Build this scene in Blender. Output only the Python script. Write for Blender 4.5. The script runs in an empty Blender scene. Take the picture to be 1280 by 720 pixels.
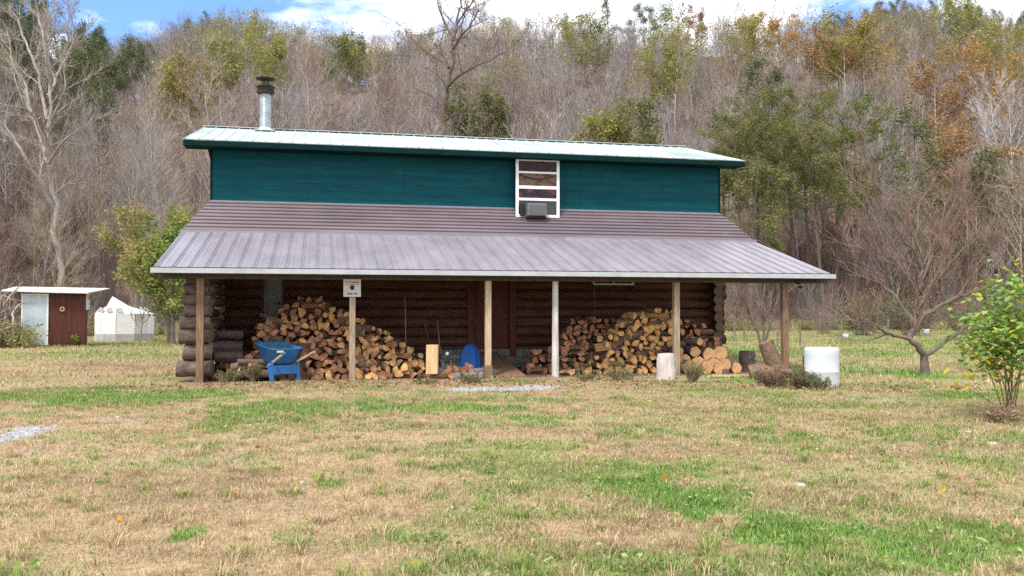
import bpy, math, random
import numpy as np
from mathutils import Vector, Matrix, Euler

# ---------------------------------------------------------------- camera, sky, sun, exposure
S = bpy.context.scene
COL = S.collection
F, HOR, EYE = 1125.8, 389.7, 1.5          # focal length and horizon in pixels of a 1280x720 frame, eye height in m
PITCH = math.atan((HOR-360)/F)
cam_d = bpy.data.cameras.new("camera"); cam = bpy.data.objects.new("camera", cam_d); COL.objects.link(cam)
cam_d.sensor_width = 36; cam_d.lens = 36*F/1280; cam_d.clip_start = .1; cam_d.clip_end = 3000
cam.location = (0, 0, EYE); cam.rotation_euler = (math.pi/2+PITCH, 0, 0)
S.camera = cam

SUN_EL, SUN_AZ = math.radians(56), math.radians(208)     # azimuth from +Y clockwise: behind and to the left of the camera
w = bpy.data.worlds.new("World"); S.world = w; w.use_nodes = True
nt = w.node_tree; N = nt.nodes; L = nt.links
for n in list(N): N.remove(n)
out = N.new("ShaderNodeOutputWorld"); bg = N.new("ShaderNodeBackground"); bg.inputs[1].default_value = .10
sky = N.new("ShaderNodeTexSky"); sky.sky_type = 'NISHITA'; sky.sun_disc = False
sky.sun_elevation = SUN_EL; sky.sun_rotation = SUN_AZ; sky.air_density = 1.0; sky.dust_density = .6; sky.ozone_density = 2.0
tc = N.new("ShaderNodeTexCoord"); mp = N.new("ShaderNodeMapping"); mp.inputs['Scale'].default_value = (1, 1, 3.2)
mp.inputs['Location'].default_value = (.37, .2, .15)
cn = N.new("ShaderNodeTexNoise"); cn.inputs['Scale'].default_value = 4.5; cn.inputs['Detail'].default_value = 7; cn.inputs['Roughness'].default_value = .55
cr = N.new("ShaderNodeValToRGB"); cr.color_ramp.elements[0].position = .33; cr.color_ramp.elements[1].position = .45
mx = N.new("ShaderNodeMix"); mx.data_type = 'RGBA'
cn2 = N.new("ShaderNodeTexNoise"); cn2.inputs['Scale'].default_value = 9; cn2.inputs['Detail'].default_value = 5
cr2 = N.new("ShaderNodeValToRGB"); cr2.color_ramp.elements[0].position = .3; cr2.color_ramp.elements[1].position = .7
cr2.color_ramp.elements[0].color = (7.4, 7.8, 8.6, 1); cr2.color_ramp.elements[1].color = (10.5, 10.6, 10.8, 1)
skm = N.new("ShaderNodeMix"); skm.data_type = 'RGBA'; skm.blend_type = 'MULTIPLY'; skm.inputs[0].default_value = 1
skm.inputs['B'].default_value = (1.0, 1.25, 1.6, 1)
L.new(tc.outputs['Generated'], mp.inputs[0]); L.new(mp.outputs[0], cn.inputs[0]); L.new(mp.outputs[0], cn2.inputs[0])

prev = cn.outputs[0]                                   # two gaps in the clouds: up left, and a small one right of centre
for (gx, gy), r_in, r_out, amt in (((190, 0), .03, .30, .20), ((1085, -5), .02, .11, .20), ((-250, -200), .1, .6, .12)):
    dd = Vector(((gx-640)/F, 1, (HOR-gy)/F)).normalized()
    vm = N.new("ShaderNodeVectorMath"); vm.operation = 'DISTANCE'; vm.inputs[1].default_value = dd; L.new(tc.outputs['Generated'], vm.inputs[0])
    mr = N.new("ShaderNodeMapRange"); mr.inputs['From Min'].default_value = r_in; mr.inputs['From Max'].default_value = r_out; mr.inputs['To Min'].default_value = amt; mr.inputs['To Max'].default_value = 0; L.new(vm.outputs['Value'], mr.inputs['Value'])
    sb_ = N.new("ShaderNodeMath"); sb_.operation = 'SUBTRACT'; L.new(prev, sb_.inputs[0]); L.new(mr.outputs[0], sb_.inputs[1]); prev = sb_.outputs[0]
L.new(prev, cr.inputs[0]); L.new(cn2.outputs[0], cr2.inputs[0])
L.new(sky.outputs[0], skm.inputs['A'])
L.new(cr.outputs[0], mx.inputs[0]); L.new(skm.outputs['Result'], mx.inputs['A']); L.new(cr2.outputs[0], mx.inputs['B'])
L.new(mx.outputs['Result'], bg.inputs[0]); L.new(bg.outputs[0], out.inputs[0])

sd = bpy.data.lights.new("sun", 'SUN'); sd.energy = 2.1; sd.angle = math.radians(11); sd.color = (1, .95, .88)
so = bpy.data.objects.new("sun", sd); COL.objects.link(so)
sv = Vector((math.sin(SUN_AZ)*math.cos(SUN_EL), math.cos(SUN_AZ)*math.cos(SUN_EL), math.sin(SUN_EL)))
so.rotation_euler = sv.to_track_quat('Z', 'Y').to_euler()

S.view_settings.view_transform = 'Standard'; S.view_settings.look = 'None'; S.view_settings.gamma = 1
S.view_settings.exposure = .90
S.render.engine = 'CYCLES'
S.cycles.use_denoising = False
S.cycles.max_bounces = 5; S.cycles.diffuse_bounces = 3; S.cycles.glossy_bounces = 2; S.cycles.transparent_max_bounces = 6

rng = np.random.default_rng(7); random.seed(7)

# ---------------------------------------------------------------- helpers
def ray(px, py):
    d = np.array([(px-640)/F, 1.0, (360-py)/F]); c, s = math.cos(PITCH), math.sin(PITCH)
    return np.array([d[0], d[1]*c-d[2]*s, d[1]*s+d[2]*c])
def at(px, py, Y):
    d = ray(px, py); return np.array([0, 0, EYE])+d*(Y/d[1])
def topix(P):
    P = np.asarray(P, float); c, s = math.cos(PITCH), math.sin(PITCH)
    z = P[..., 2]-EYE; yc = P[..., 1]*c+z*s; zc = -P[..., 1]*s+z*c
    return 640+F*P[..., 0]/yc, 360-F*zc/yc
def gnd(px, py):
    d = ray(px, py); t = -EYE/d[2]; return np.array([d[0]*t, d[1]*t, 0])

TH = math.radians(12.478); HO = np.array([-7.42, 18.595]); cT, sT = math.cos(TH), math.sin(TH)
def H2W(u, v, z=0): return (HO[0]+u*cT-v*sT, HO[1]+u*sT+v*cT, z)
def hu(px, v):      # facade coordinate u seen at pixel column px in the plane v
    k = (px-640)/F/ math.cos(0); X0, Y0 = HO[0]-v*sT, HO[1]+v*cT
    return (k*Y0-X0)/(cT-k*sT)
def hz(px, py, v):  # height of the point seen at (px,py) in the plane v
    u = hu(px, v); X, Y, _ = H2W(u, v); return at(px, py, Y)[2]

def vnoise(x, y, seed=0):
    x = np.asarray(x, float); y = np.asarray(y, float)
    xi = np.floor(x).astype(np.int64); yi = np.floor(y).astype(np.int64); fx = x-xi; fy = y-yi
    def h(a, b):
        n = (a*374761393+b*668265263+seed*1442695041) & 0x7fffffff
        n = ((n ^ (n >> 13))*1274126177) & 0x7fffffff
        return ((n ^ (n >> 16)) & 0xffff)/65535.0
    fx = fx*fx*(3-2*fx); fy = fy*fy*(3-2*fy)
    return (h(xi, yi)*(1-fx)+h(xi+1, yi)*fx)*(1-fy)+(h(xi, yi+1)*(1-fx)+h(xi+1, yi+1)*fx)*fy
def fbm(x, y, o=4, seed=0):
    a = 0; t = 0; amp = 1
    for i in range(o):
        a = a+amp*vnoise(x*2**i+i*17.3, y*2**i-i*9.1, seed+i); t += amp; amp *= .5
    return a/t

class MB:
    """collects faces of one mesh; self.part(mat index) faces carry an optional colour"""
    def __init__(s): s.V = []; s.n = 0; s.F = []; s.C = []
    def add(s, V, Fs, mi=0, col=None, smooth=False):
        V = np.asarray(V, float).reshape(-1, 3); Fs = np.asarray(Fs, np.int64)
        s.V.append(V); s.F.append((Fs+s.n, mi, smooth)); s.n += len(V)
        if col is None: col = (1, 1, 1)
        col = np.asarray(col, float)
        s.C.append(np.broadcast_to(col, (len(V), 3)) if col.ndim < 2 else col)
        return s
    def box(s, a, b, mi=0, rot=None, org=None, col=None):
        (x0, y0, z0), (x1, y1, z1) = a, b
        V = np.array([(x0, y0, z0), (x1, y0, z0), (x1, y1, z0), (x0, y1, z0), (x0, y0, z1), (x1, y0, z1), (x1, y1, z1), (x0, y1, z1)], float)
        if rot is not None:
            R = np.array(Euler(rot).to_matrix()); o = np.zeros(3) if org is None else np.array(org); V = V@R.T+o
        return s.add(V, [(0, 3, 2, 1), (4, 5, 6, 7), (0, 1, 5, 4), (1, 2, 6, 5), (2, 3, 7, 6), (3, 0, 4, 7)], mi, col)
    def tube(s, pts, rad, k=6, mi=0, caps=True, capmi=None, col=None, smooth=True, phase=0., lump=0., capcol=None):
        pts = np.asarray(pts, float); n = len(pts); rad = np.broadcast_to(np.asarray(rad, float), (n,))
        T = np.gradient(pts, axis=0); T /= np.linalg.norm(T, axis=1)[:, None]+1e-9
        up = np.array([0, 0, 1.]) if abs(T[:, 2]).mean() < .9 else np.array([1., 0, 0])
        A = np.cross(T, up); A /= np.linalg.norm(A, axis=1)[:, None]+1e-9; B = np.cross(T, A)
        th = np.arange(k)*2*math.pi/k+phase
        if lump:
            m = 1+lump*(rng.random((n, k))-.5)*2*.4+lump*(rng.random(k)-.5)[None]*2
        else: m = np.ones((n, k))
        V = pts[:, None]+(A[:, None]*np.cos(th)[None, :, None]+B[:, None]*np.sin(th)[None, :, None])*(rad[:, None]*m)[..., None]
        i = np.arange(n-1)[:, None]*k; j = np.arange(k)[None]; j2 = (j+1) % k
        Q = np.stack([i+j, i+j2, i+k+j2, i+k+j], -1).reshape(-1, 4)
        s.add(V.reshape(-1, 3), Q, mi, col, smooth)
        if caps:
            cm = mi if capmi is None else capmi; cc = col if capcol is None else capcol
            for ring, c, rev in ((V[0], pts[0], 0), (V[-1], pts[-1], 1)):
                tri = [(j, (j+1) % k, k) if rev else ((j+1) % k, j, k) for j in range(k)]
                s.add(np.vstack([ring, c]), tri, cm, cc)
        return s
    def lathe(s, prof, c=(0, 0, 0), k=24, mi=0, smooth=True, col=None):
        prof = np.asarray(prof, float); n = len(prof); th = np.arange(k)*2*math.pi/k
        V = np.stack([prof[:, 0][:, None]*np.cos(th), prof[:, 0][:, None]*np.sin(th), np.repeat(prof[:, 1][:, None], k, 1)], -1)+np.array(c)
        i = np.arange(n-1)[:, None]*k; j = np.arange(k)[None]; j2 = (j+1) % k
        Q = np.stack([i+j, i+j2, i+k+j2, i+k+j], -1).reshape(-1, 4)
        return s.add(V.reshape(-1, 3), Q, mi, col, smooth)
    def poly(s, pts, d, mi=0, col=None):       # prism: outline pts (3d), extruded along d
        p = np.asarray(pts, float); n = len(p); V = np.vstack([p, p+np.asarray(d, float)])
        s.add(V, [(i, (i+1) % n, (i+1) % n+n, i+n) for i in range(n)], mi, col)
        s.add(p, [tuple(range(n))[::-1]], mi, col); s.add(p+np.asarray(d, float), [tuple(range(n))], mi, col)
        return s
    def arrays(s):
        V = np.concatenate(s.V); C = np.concatenate(s.C); return V, s.F, C
    def mesh(s, name, mats, color=False):
        me = bpy.data.meshes.new(name); V = np.concatenate(s.V)
        me.vertices.add(len(V)); me.vertices.foreach_set("co", V.astype(np.float32).ravel())
        li = np.concatenate([f.ravel() for f, _, _ in s.F]).astype(np.int32)
        lt = np.concatenate([np.full(len(f), f.shape[1]) for f, _, _ in s.F]).astype(np.int32)
        ls = np.concatenate([[0], np.cumsum(lt)[:-1]]).astype(np.int32)
        mi = np.concatenate([np.full(len(f), m) for f, m, _ in s.F]).astype(np.int32)
        sm = np.concatenate([np.full(len(f), q) for f, _, q in s.F]).astype(bool)
        me.loops.add(len(li)); me.loops.foreach_set("vertex_index", li)
        me.polygons.add(len(lt)); me.polygons.foreach_set("loop_start", ls); me.polygons.foreach_set("loop_total", lt)
        me.polygons.foreach_set("material_index", mi); me.polygons.foreach_set("use_smooth", sm)
        if color:
            C = np.concatenate(s.C); a = me.color_attributes.new("Col", 'FLOAT_COLOR', 'POINT')
            a.data.foreach_set("color", np.hstack([C, np.ones((len(C), 1))]).astype(np.float32).ravel())
        for m in (mats if isinstance(mats, (list, tuple)) else [mats]): me.materials.append(m)
        me.update(calc_edges=True); me.validate()
        return me
    def build(s, name, mats, parent=None, color=False, loc=None, rot=None, bevel=0):
        o = bpy.data.objects.new(name, s.mesh(name, mats, color)); COL.objects.link(o)
        if parent is not None: o.parent = parent
        if loc is not None: o.location = loc
        if rot is not None: o.rotation_euler = rot
        if bevel:
            b = o.modifiers.new("bevel", 'BEVEL'); b.width = bevel; b.segments = 2; b.limit_method = 'ANGLE'
        return o

def tag(o, label=None, cat=None, group=None, kind=None):
    if label: o['label'] = label
    if cat: o['category'] = cat
    if group: o['group'] = group
    if kind: o['kind'] = kind
    return o
def empty(name, loc=(0, 0, 0), rz=0., label=None, cat=None, group=None):
    o = bpy.data.objects.new(name, None); COL.objects.link(o); o.location = loc; o.rotation_euler = (0, 0, rz); o.empty_display_size = .2
    return tag(o, label, cat, group)
def copy_tree(o, parent=None):
    c = o.copy(); COL.objects.link(c); c.parent = parent
    for ch in [x for x in KIDS.get(o.name, [])]: copy_tree(ch, c)
    return c
KIDS = {}

def mat(name, col, rough=.8, n=(8, .35), bump=.0, bscale=30, spec=.3, metal=0, stretch=(1, 1, 1), col2=None, attr=False, transl=0, coord='Object', rnd=0., detail=6):
    m = bpy.data.materials.new(name); m.use_nodes = True; t = m.node_tree; b = t.nodes['Principled BSDF']
    b.inputs['Roughness'].default_value = rough; b.inputs['Specular IOR Level'].default_value = spec; b.inputs['Metallic'].default_value = metal
    tc = t.nodes.new("ShaderNodeTexCoord"); mp = t.nodes.new("ShaderNodeMapping"); mp.inputs['Scale'].default_value = stretch
    t.links.new(tc.outputs[coord], mp.inputs[0])
    nz = t.nodes.new("ShaderNodeTexNoise"); nz.inputs['Scale'].default_value = n[0]; nz.inputs['Detail'].default_value = detail; nz.inputs['Roughness'].default_value = .62
    t.links.new(mp.outputs[0], nz.inputs[0])
    src = None
    if attr:
        a = t.nodes.new("ShaderNodeAttribute"); a.attribute_name = "Col"; src = a.outputs['Color']
    c1 = np.array(col[:3]); lo = c1*(1-n[1]); hi = np.array(col2) if col2 is not None else c1*(1+n[1])
    rp = t.nodes.new("ShaderNodeValToRGB"); rp.color_ramp.elements[0].position = .3; rp.color_ramp.elements[1].position = .7
    rp.color_ramp.elements[0].color = (*lo, 1); rp.color_ramp.elements[1].color = (*hi, 1)
    t.links.new(nz.outputs[0], rp.inputs[0]); o = rp.outputs[0]
    if src is not None:
        mm = t.nodes.new("ShaderNodeMix"); mm.data_type = 'RGBA'; mm.blend_type = 'MULTIPLY'; mm.inputs[0].default_value = 1
        t.links.new(o, mm.inputs['A']); t.links.new(src, mm.inputs['B']); o = mm.outputs['Result']
    if rnd:
        oi = t.nodes.new("ShaderNodeObjectInfo"); mr = t.nodes.new("ShaderNodeMapRange"); mr.inputs['To Min'].default_value = 1-rnd; mr.inputs['To Max'].default_value = 1+rnd
        t.links.new(oi.outputs['Random'], mr.inputs['Value'])
        hs = t.nodes.new("ShaderNodeHueSaturation"); t.links.new(mr.outputs[0], hs.inputs['Value']); t.links.new(o, hs.inputs['Color']); o = hs.outputs[0]
    t.links.new(o, b.inputs['Base Color'])
    if bump:
        n2 = t.nodes.new("ShaderNodeTexNoise"); n2.inputs['Scale'].default_value = bscale; n2.inputs['Detail'].default_value = 5
        t.links.new(mp.outputs[0], n2.inputs[0]); bp = t.nodes.new("ShaderNodeBump"); bp.inputs['Strength'].default_value = bump; bp.inputs['Distance'].default_value = .02
        t.links.new(n2.outputs[0], bp.inputs['Height']); t.links.new(bp.outputs[0], b.inputs['Normal'])
    if transl:
        tr = t.nodes.new("ShaderNodeBsdfTranslucent"); t.links.new(o, tr.inputs[0]); ms = t.nodes.new("ShaderNodeMixShader"); ms.inputs[0].default_value = transl
        t.links.new(b.outputs[0], ms.inputs[1]); t.links.new(tr.outputs[0], ms.inputs[2]); t.links.new(ms.outputs[0], t.nodes['Material Output'].inputs[0])
    return m

M = {}
M['wood_col'] = mat('bark_tinted', (1, 1, 1), .9, (3, .3), attr=True, spec=.1)
M['leaf_col'] = mat('leaf_tinted', (1, 1, 1), .7, (1.5, .25), attr=True, spec=.15, transl=.35)
M['grass_col'] = mat('grass_tinted', (1, 1, 1), .75, (2.2, .12), attr=True, spec=.15, transl=.25, coord='Object')
M['ground_col'] = mat('soil_tinted', (1, 1, 1), .95, (14, .35), attr=True, spec=.05, bump=.6, bscale=40, coord='Object')
def scuffed(m, scale=1.6, amount=.35, col=(.12, .2, .22), seed=(0, 0, 0)):
    """worn pale scuffs with an outline of their own on a painted surface"""
    t = m.node_tree; b = t.nodes['Principled BSDF']; o = b.inputs['Base Color'].links[0].from_socket
    tc = t.nodes.new("ShaderNodeTexCoord"); mp = t.nodes.new("ShaderNodeMapping"); mp.inputs['Location'].default_value = seed; mp.inputs['Scale'].default_value = (.6, 1, 1.6); t.links.new(tc.outputs['Object'], mp.inputs[0])
    n = t.nodes.new("ShaderNodeTexNoise"); n.inputs['Scale'].default_value = scale; n.inputs['Detail'].default_value = 9; n.inputs['Roughness'].default_value = .75; t.links.new(mp.outputs[0], n.inputs[0])
    r = t.nodes.new("ShaderNodeValToRGB"); r.color_ramp.elements[0].position = .58; r.color_ramp.elements[1].position = .72; r.color_ramp.elements[1].color = (amount,)*3+(1,); t.links.new(n.outputs[0], r.inputs[0])
    x = t.nodes.new("ShaderNodeMix"); x.data_type = 'RGBA'; x.inputs['B'].default_value = (*col, 1); t.links.new(r.outputs[0], x.inputs[0]); t.links.new(o, x.inputs['A']); t.links.new(x.outputs['Result'], b.inputs['Base Color'])
# ---------------------------------------------------------------- terrain
SKY_X = np.array([-400, -100, 0, 55, 85, 108, 125, 150, 175, 200, 235, 270, 310, 350, 400, 445, 480, 520, 600, 680, 760, 850, 930, 1000, 1060, 1110, 1160, 1220, 1280, 1500, 1800.])
SKY_Y = np.array([-10, 0, 6, 14, 38, 58, 66, 62, 54, 48, 34, 26, 32, 42, 52, 68, 64, 50, 36, 34, 30, 34, 42, 36, 26, 14, 12, 16, 22, 10, 0.])
RR_X = np.array([-400, 60, 110, 135, 175, 220, 300, 450, 640, 900, 1280, 1700.])
RR_R = np.array([140, 145, 170, 340, 340, 280, 262, 255, 250, 255, 270, 285.])
R0_X = np.array([-400, 0, 250, 640, 900, 1280, 1700.])
R0_R = np.array([58, 62, 66, 68, 76, 90, 95.])
def terrain(x, y):
    x = np.asarray(x, float); y = np.asarray(y, float); r = np.hypot(x, y)
    az = np.arctan2(x, y); a = np.clip(az, -.82, .82); px = 640+F*np.tan(a)
    ysk = np.interp(px, SKY_X, SKY_Y); rr = np.interp(px, RR_X, RR_R); r0 = np.interp(px, R0_X, R0_R)
    zr = (HOR-ysk)/F*rr*np.cos(a)+EYE-7.6
    s = (r-r0)/(rr-r0); sc = np.clip(s, 0, 1)
    prof = sc*.9+.1*sc*sc*(3-2*sc)
    z = zr*prof*np.where(s > 1, 1-.35*np.clip(s-1, 0, 1.5), 1)
    bump = (fbm(x/28, y/28, 4, 3)-.5)*10*np.clip(s*4, 0, 1)*np.clip((1.25-s)*2, .3, 1)
    back = np.clip((np.abs(az)-1.1)/.5, 0, 1)
    z = (z+bump)*(1-back)
    lawn = (fbm(x/6, y/6, 3, 11)-.5)*.10*np.clip((r-3)/6, 0, 1)
    d = np.clip(1-np.maximum(np.abs(x-1)-10, 0)/4, 0, 1)*np.clip(1-np.abs(y-21)/7, 0, 1)
    return z+lawn*(1-np.clip(d*2, 0, 1))
def tz(x, y): return float(terrain(x, y))

# patches of lush grass, bare earth and gravel, in metres on the ground (from their place in the photo)
def patches(lst):
    o = []
    for px, py, rx, ry, a in lst:
        c = gnd(px, py); c0 = gnd(px, py-ry); c1 = gnd(px, py+ry)
        o.append((c[0], c[1], rx*c[1]/F, max(.15, abs(c0[1]-c1[1])/2), a))
    return o
GREEN = patches([(40, 495, 80, 11, .9), (150, 500, 120, 12, .75), (310, 518, 90, 16, 1.), (230, 495, 90, 10, .7), (380, 508, 90, 9, .7), (480, 513, 90, 9, .9), (570, 515, 90, 8, .9),
    (650, 528, 50, 10, .7), (980, 550, 70, 14, 1.), (1100, 545, 60, 8, .5), (820, 605, 70, 22, .95), (790, 590, 40, 10, .6), (990, 650, 90, 28, 1.), (1060, 690, 130, 30, .7), (1200, 690, 110, 30, .8), (1250, 680, 60, 40, .6),
    (690, 640, 40, 12, .5), (560, 660, 45, 14, .6), (280, 560, 40, 10, .5), (130, 590, 60, 8, .3), (550, 665, 40, 10, .5), (240, 665, 18, 12, .5), (520, 580, 50, 8, .35), (760, 545, 90, 8, .35), (900, 540, 60, 8, .3),
    (1180, 540, 70, 8, .5), (1240, 545, 50, 8, .5), (580, 625, 40, 8, .4), (700, 560, 40, 7, .3), (900, 600, 60, 14, .4), (420, 600, 30, 8, .3), (860, 700, 60, 14, .5), (380, 665, 40, 8, .3), (610, 700, 60, 14, .35),
    (110, 560, 60, 6, .25), (1120, 560, 100, 10, .35), (30, 520, 60, 6, .3), (200, 470, 60, 6, .4)])
BARE = patches([(1110, 500, 45, 8, .8), (1150, 560, 80, 6, .3), (60, 560, 60, 10, .3), (230, 575, 90, 12, .35), (1250, 570, 40, 12, .4)])
GRAVEL = patches([(14, 546, 34, 12, 1.0), (145, 526, 32, 2.5, .45), (30, 566, 18, 2, .3), (612, 487, 62, 3.2, 1.1), (672, 485, 34, 3.5, 1.1)])
def mask(lst, x, y, wob=1.):
    r = np.zeros_like(x)
    wx = (fbm(x*1.3, y*1.3, 3, 21)-.5)*1.6*wob; wy = (fbm(x*1.3+40, y*1.3, 3, 22)-.5)*1.6*wob
    for cx, cy, rx, ry, a in lst:
        d = ((x+wx*min(rx, 1.2)-cx)/rx)**2+((y+wy*min(ry*1.2, 1.2)-cy)/ry)**2
        r = np.maximum(r, a*np.clip(1.35-d, 0, 1))
    return np.clip(r, 0, 1.5)
def green_amount(x, y):
    r = np.hypot(x, y)
    g = np.clip(mask(GREEN, x, y, 1.5)*1.5+(fbm(x*4.5, y*3, 4, 5)-.5)*2.2-.12, 0, 1)*np.clip(mask(GREEN, x, y, 1.5)*4, 0, 1)
    back = np.clip((y-24)/8, 0, 1)                                    # the meadow behind the cabin is greener
    g2 = back*(.28+.5*np.clip((fbm(x/9, y/5, 3, 8)-.42)*5, 0, 1))
    g3 = np.clip((fbm(x/1.6, y/.9, 5, 31)-.52)*4.5, 0, .75)*np.clip(.85+x/12, .4, 1)+np.clip(x/9-.05, 0, .22)+.04
    return np.clip(np.maximum(np.maximum(g, g2), g3), 0, 1)
DRY = np.array((.48, .345, .21)); DRY2 = np.array((.32, .21, .13)); STRAW = np.array((.60, .46, .31))
LUSH = np.array((.17, .30, .055)); OLIVE = np.array((.28, .29, .10)); BLUEG = np.array((.21, .32, .14))
def lawn_colour(x, y, rnd=None):
    g = green_amount(x, y)[:, None]; b = fbm(x/1.4, y/.8, 4, 41)[:, None]; k = fbm(x*.5, y*.5, 3, 51)[:, None]
    dry = DRY*(1-np.clip((b-.5)*3, 0, 1))+DRY2*np.clip((b-.5)*3, 0, 1)
    if rnd is not None: dry = np.where(rnd[:, None] > .72, STRAW, dry)
    if rnd is not None: g = np.clip(g+np.where(rnd < .13, .75, 0)[:, None]-np.where(rnd > .86, .6, 0)[:, None], 0, 1)
    gr = LUSH*(1-np.clip((k-.42)*4, 0, .85))+OLIVE*np.clip((k-.42)*4, 0, .85)
    if rnd is not None: gr = np.where((rnd[:, None] > .3) & (rnd[:, None] < .42), BLUEG, gr)
    return dry*(1-g)+gr*g
def ground_colour(x, y):
    c = lawn_colour(x, y)*.72
    bare = mask(BARE, x, y)[:, None]; gv = np.clip(mask(GRAVEL, x, y, .6)[:, None], 0, 1)
    c = c*(1-bare*.8)+np.array((.30, .24, .19))*bare*.8
    gcol = np.array((.34, .335, .34))*(.75+.5*vnoise(x*45, y*45, 4))[:, None]
    c = c*(1-gv)+gcol*gv
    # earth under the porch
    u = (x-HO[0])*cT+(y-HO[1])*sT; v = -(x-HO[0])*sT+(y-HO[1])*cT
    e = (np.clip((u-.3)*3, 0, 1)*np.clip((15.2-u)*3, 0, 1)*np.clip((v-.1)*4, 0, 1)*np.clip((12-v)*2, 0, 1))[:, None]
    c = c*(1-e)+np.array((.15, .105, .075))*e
    # leaf litter on the hillside
    r = np.hypot(x, y); px = 640+F*np.tan(np.clip(np.arctan2(x, y), -.82, .82)); r0 = np.interp(px, R0_X, R0_R)
    h = np.clip((r-r0+3+4*(fbm(x/5, y/5, 3, 61)-.5))/4, 0, 1)[:, None]
    lit = np.array((.155, .115, .088))*(.7+.6*fbm(x/6, y/6, 4, 71))[:, None]
    return c*(1-h)+lit*h

azs = np.concatenate([np.linspace(-math.pi, -.75, 26)[:-1], np.linspace(-.75, .75, 560), np.linspace(.75, math.pi, 26)[1:-1]])
rs = np.concatenate([[.4], np.geomspace(1.2, 68, 420), np.geomspace(68.8, 560, 130), [900, 1500]])
A, R = np.meshgrid(azs, rs); X = np.sin(A)*R; Y = np.cos(A)*R
Z = terrain(X.ravel(), Y.ravel()).reshape(X.shape)
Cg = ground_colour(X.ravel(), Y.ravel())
Vg = np.stack([X.ravel(), Y.ravel(), Z.ravel()], -1); na = len(azs)
def ring_faces(i0, i1):
    i = np.arange(i0, i1)[:, None]*na; j = np.arange(na)[None]; j2 = (j+1) % na
    return np.stack([i+j, i+j2, i+na+j2, i+na+j], -1).reshape(-1, 4)[:, ::-1]
ksplit = 420
def sub_sheet(name, i0, i1, mi=None):
    b = MB(); f = ring_faces(i0, i1)-i0*na
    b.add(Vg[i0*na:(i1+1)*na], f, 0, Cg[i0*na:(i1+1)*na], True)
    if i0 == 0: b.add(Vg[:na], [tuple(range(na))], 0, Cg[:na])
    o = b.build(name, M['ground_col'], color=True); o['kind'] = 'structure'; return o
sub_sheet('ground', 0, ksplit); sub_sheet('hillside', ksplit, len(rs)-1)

# ---------------------------------------------------------------- grass (nobody could count it)
def in_house(x, y):
    u = (x-HO[0])*cT+(y-HO[1])*sT; v = -(x-HO[0])*sT+(y-HO[1])*cT
    return (u > .2) & (u < 15.0) & (v > .25+.25*vnoise(u*2, u*0)) & (v < 12)
def grass_field(name, rin, rout, dens, h, wd, azm=.66, near=True):
    n = int(azm*(rout*rout-rin*rin)*dens)
    r = np.sqrt(rng.random(n)*(rout*rout-rin*rin)+rin*rin); a = (rng.random(n)*2-1)*azm
    x = np.sin(a)*r; y = np.cos(a)*r
    # tufts: pull blades toward clump centres
    gv = np.clip(mask(GRAVEL, x, y, .6), 0, 1); br = mask(BARE, x, y)
    keep = (~in_house(x, y)) & (rng.random(n) > gv*.96) & (rng.random(n) > br*.65) & (rng.random(n) < .45+.9*fbm(x*2.3, y*2.3, 2, 91))
    x, y = x[keep], y[keep]; n = len(x)
    rnd = rng.random(n); g = green_amount(x, y)
    col = lawn_colour(x, y, rnd)*(.62+.66*rng.random(n))[:, None]
    hh = h*(.5+.9*rng.random(n))*(.75+.5*g)*(.35+1.3*fbm(x*2.6, y*2.6, 3, 95)); ww = wd*(.7+.6*rng.random(n))*(1+.5*g)
    ang = rng.random(n)*2*math.pi; lean = (.2+.8*rng.random(n))*(1.15-.4*g)
    z = terrain(x, y)-.005
    dx, dy = np.cos(ang), np.sin(ang)
    fa = ang+math.pi/2+(rng.random(n)-.5)*1.2; sx, sy = np.cos(fa)*ww/2, np.sin(fa)*ww/2
    B = np.stack([x, y, z], -1); Sd = np.stack([sx, sy, sx*0], -1)
    mid = B+np.stack([dx*hh*lean*.45, dy*hh*lean*.45, hh*.62], -1)
    tip = B+np.stack([dx*hh*lean*1.25, dy*hh*lean*1.25, hh*np.clip(1.05-.3*lean, .3, 1)], -1)
    V = np.stack([B-Sd, B+Sd, mid-Sd*.8, mid+Sd*.8, tip], 1).reshape(-1, 3); i = np.arange(n)[:, None]*5
    b = MB(); C = np.repeat(col, 5, 0)
    b.add(V, i+np.array([[0, 1, 3, 2]]), 0, C, True)
    b.F.append((i+np.array([[2, 3, 4]]), 0, True))
    return b, n
b, n1 = grass_field('g', 4.2, 9, 4200, .040, .0042)
o = b.build('lawn_grass', M['grass_col'], color=True); o['kind'] = 'stuff'; o['label'] = 'dry tan lawn grass with green patches nearest the camera'
b, n2 = grass_field('g', 9, 20, 1500, .042, .0062)
o = b.build('lawn_grass', M['grass_col'], color=True); o['kind'] = 'stuff'; o['label'] = 'dry and green lawn grass in front of the cabin'
b, n3 = grass_field('g', 20, 92, 70, .08, .017)
o = b.build('meadow_grass', M['grass_col'], color=True); o['kind'] = 'stuff'; o['label'] = 'green and tan meadow grass behind the cabin'
print('grass', n1, n2, n3)

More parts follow.
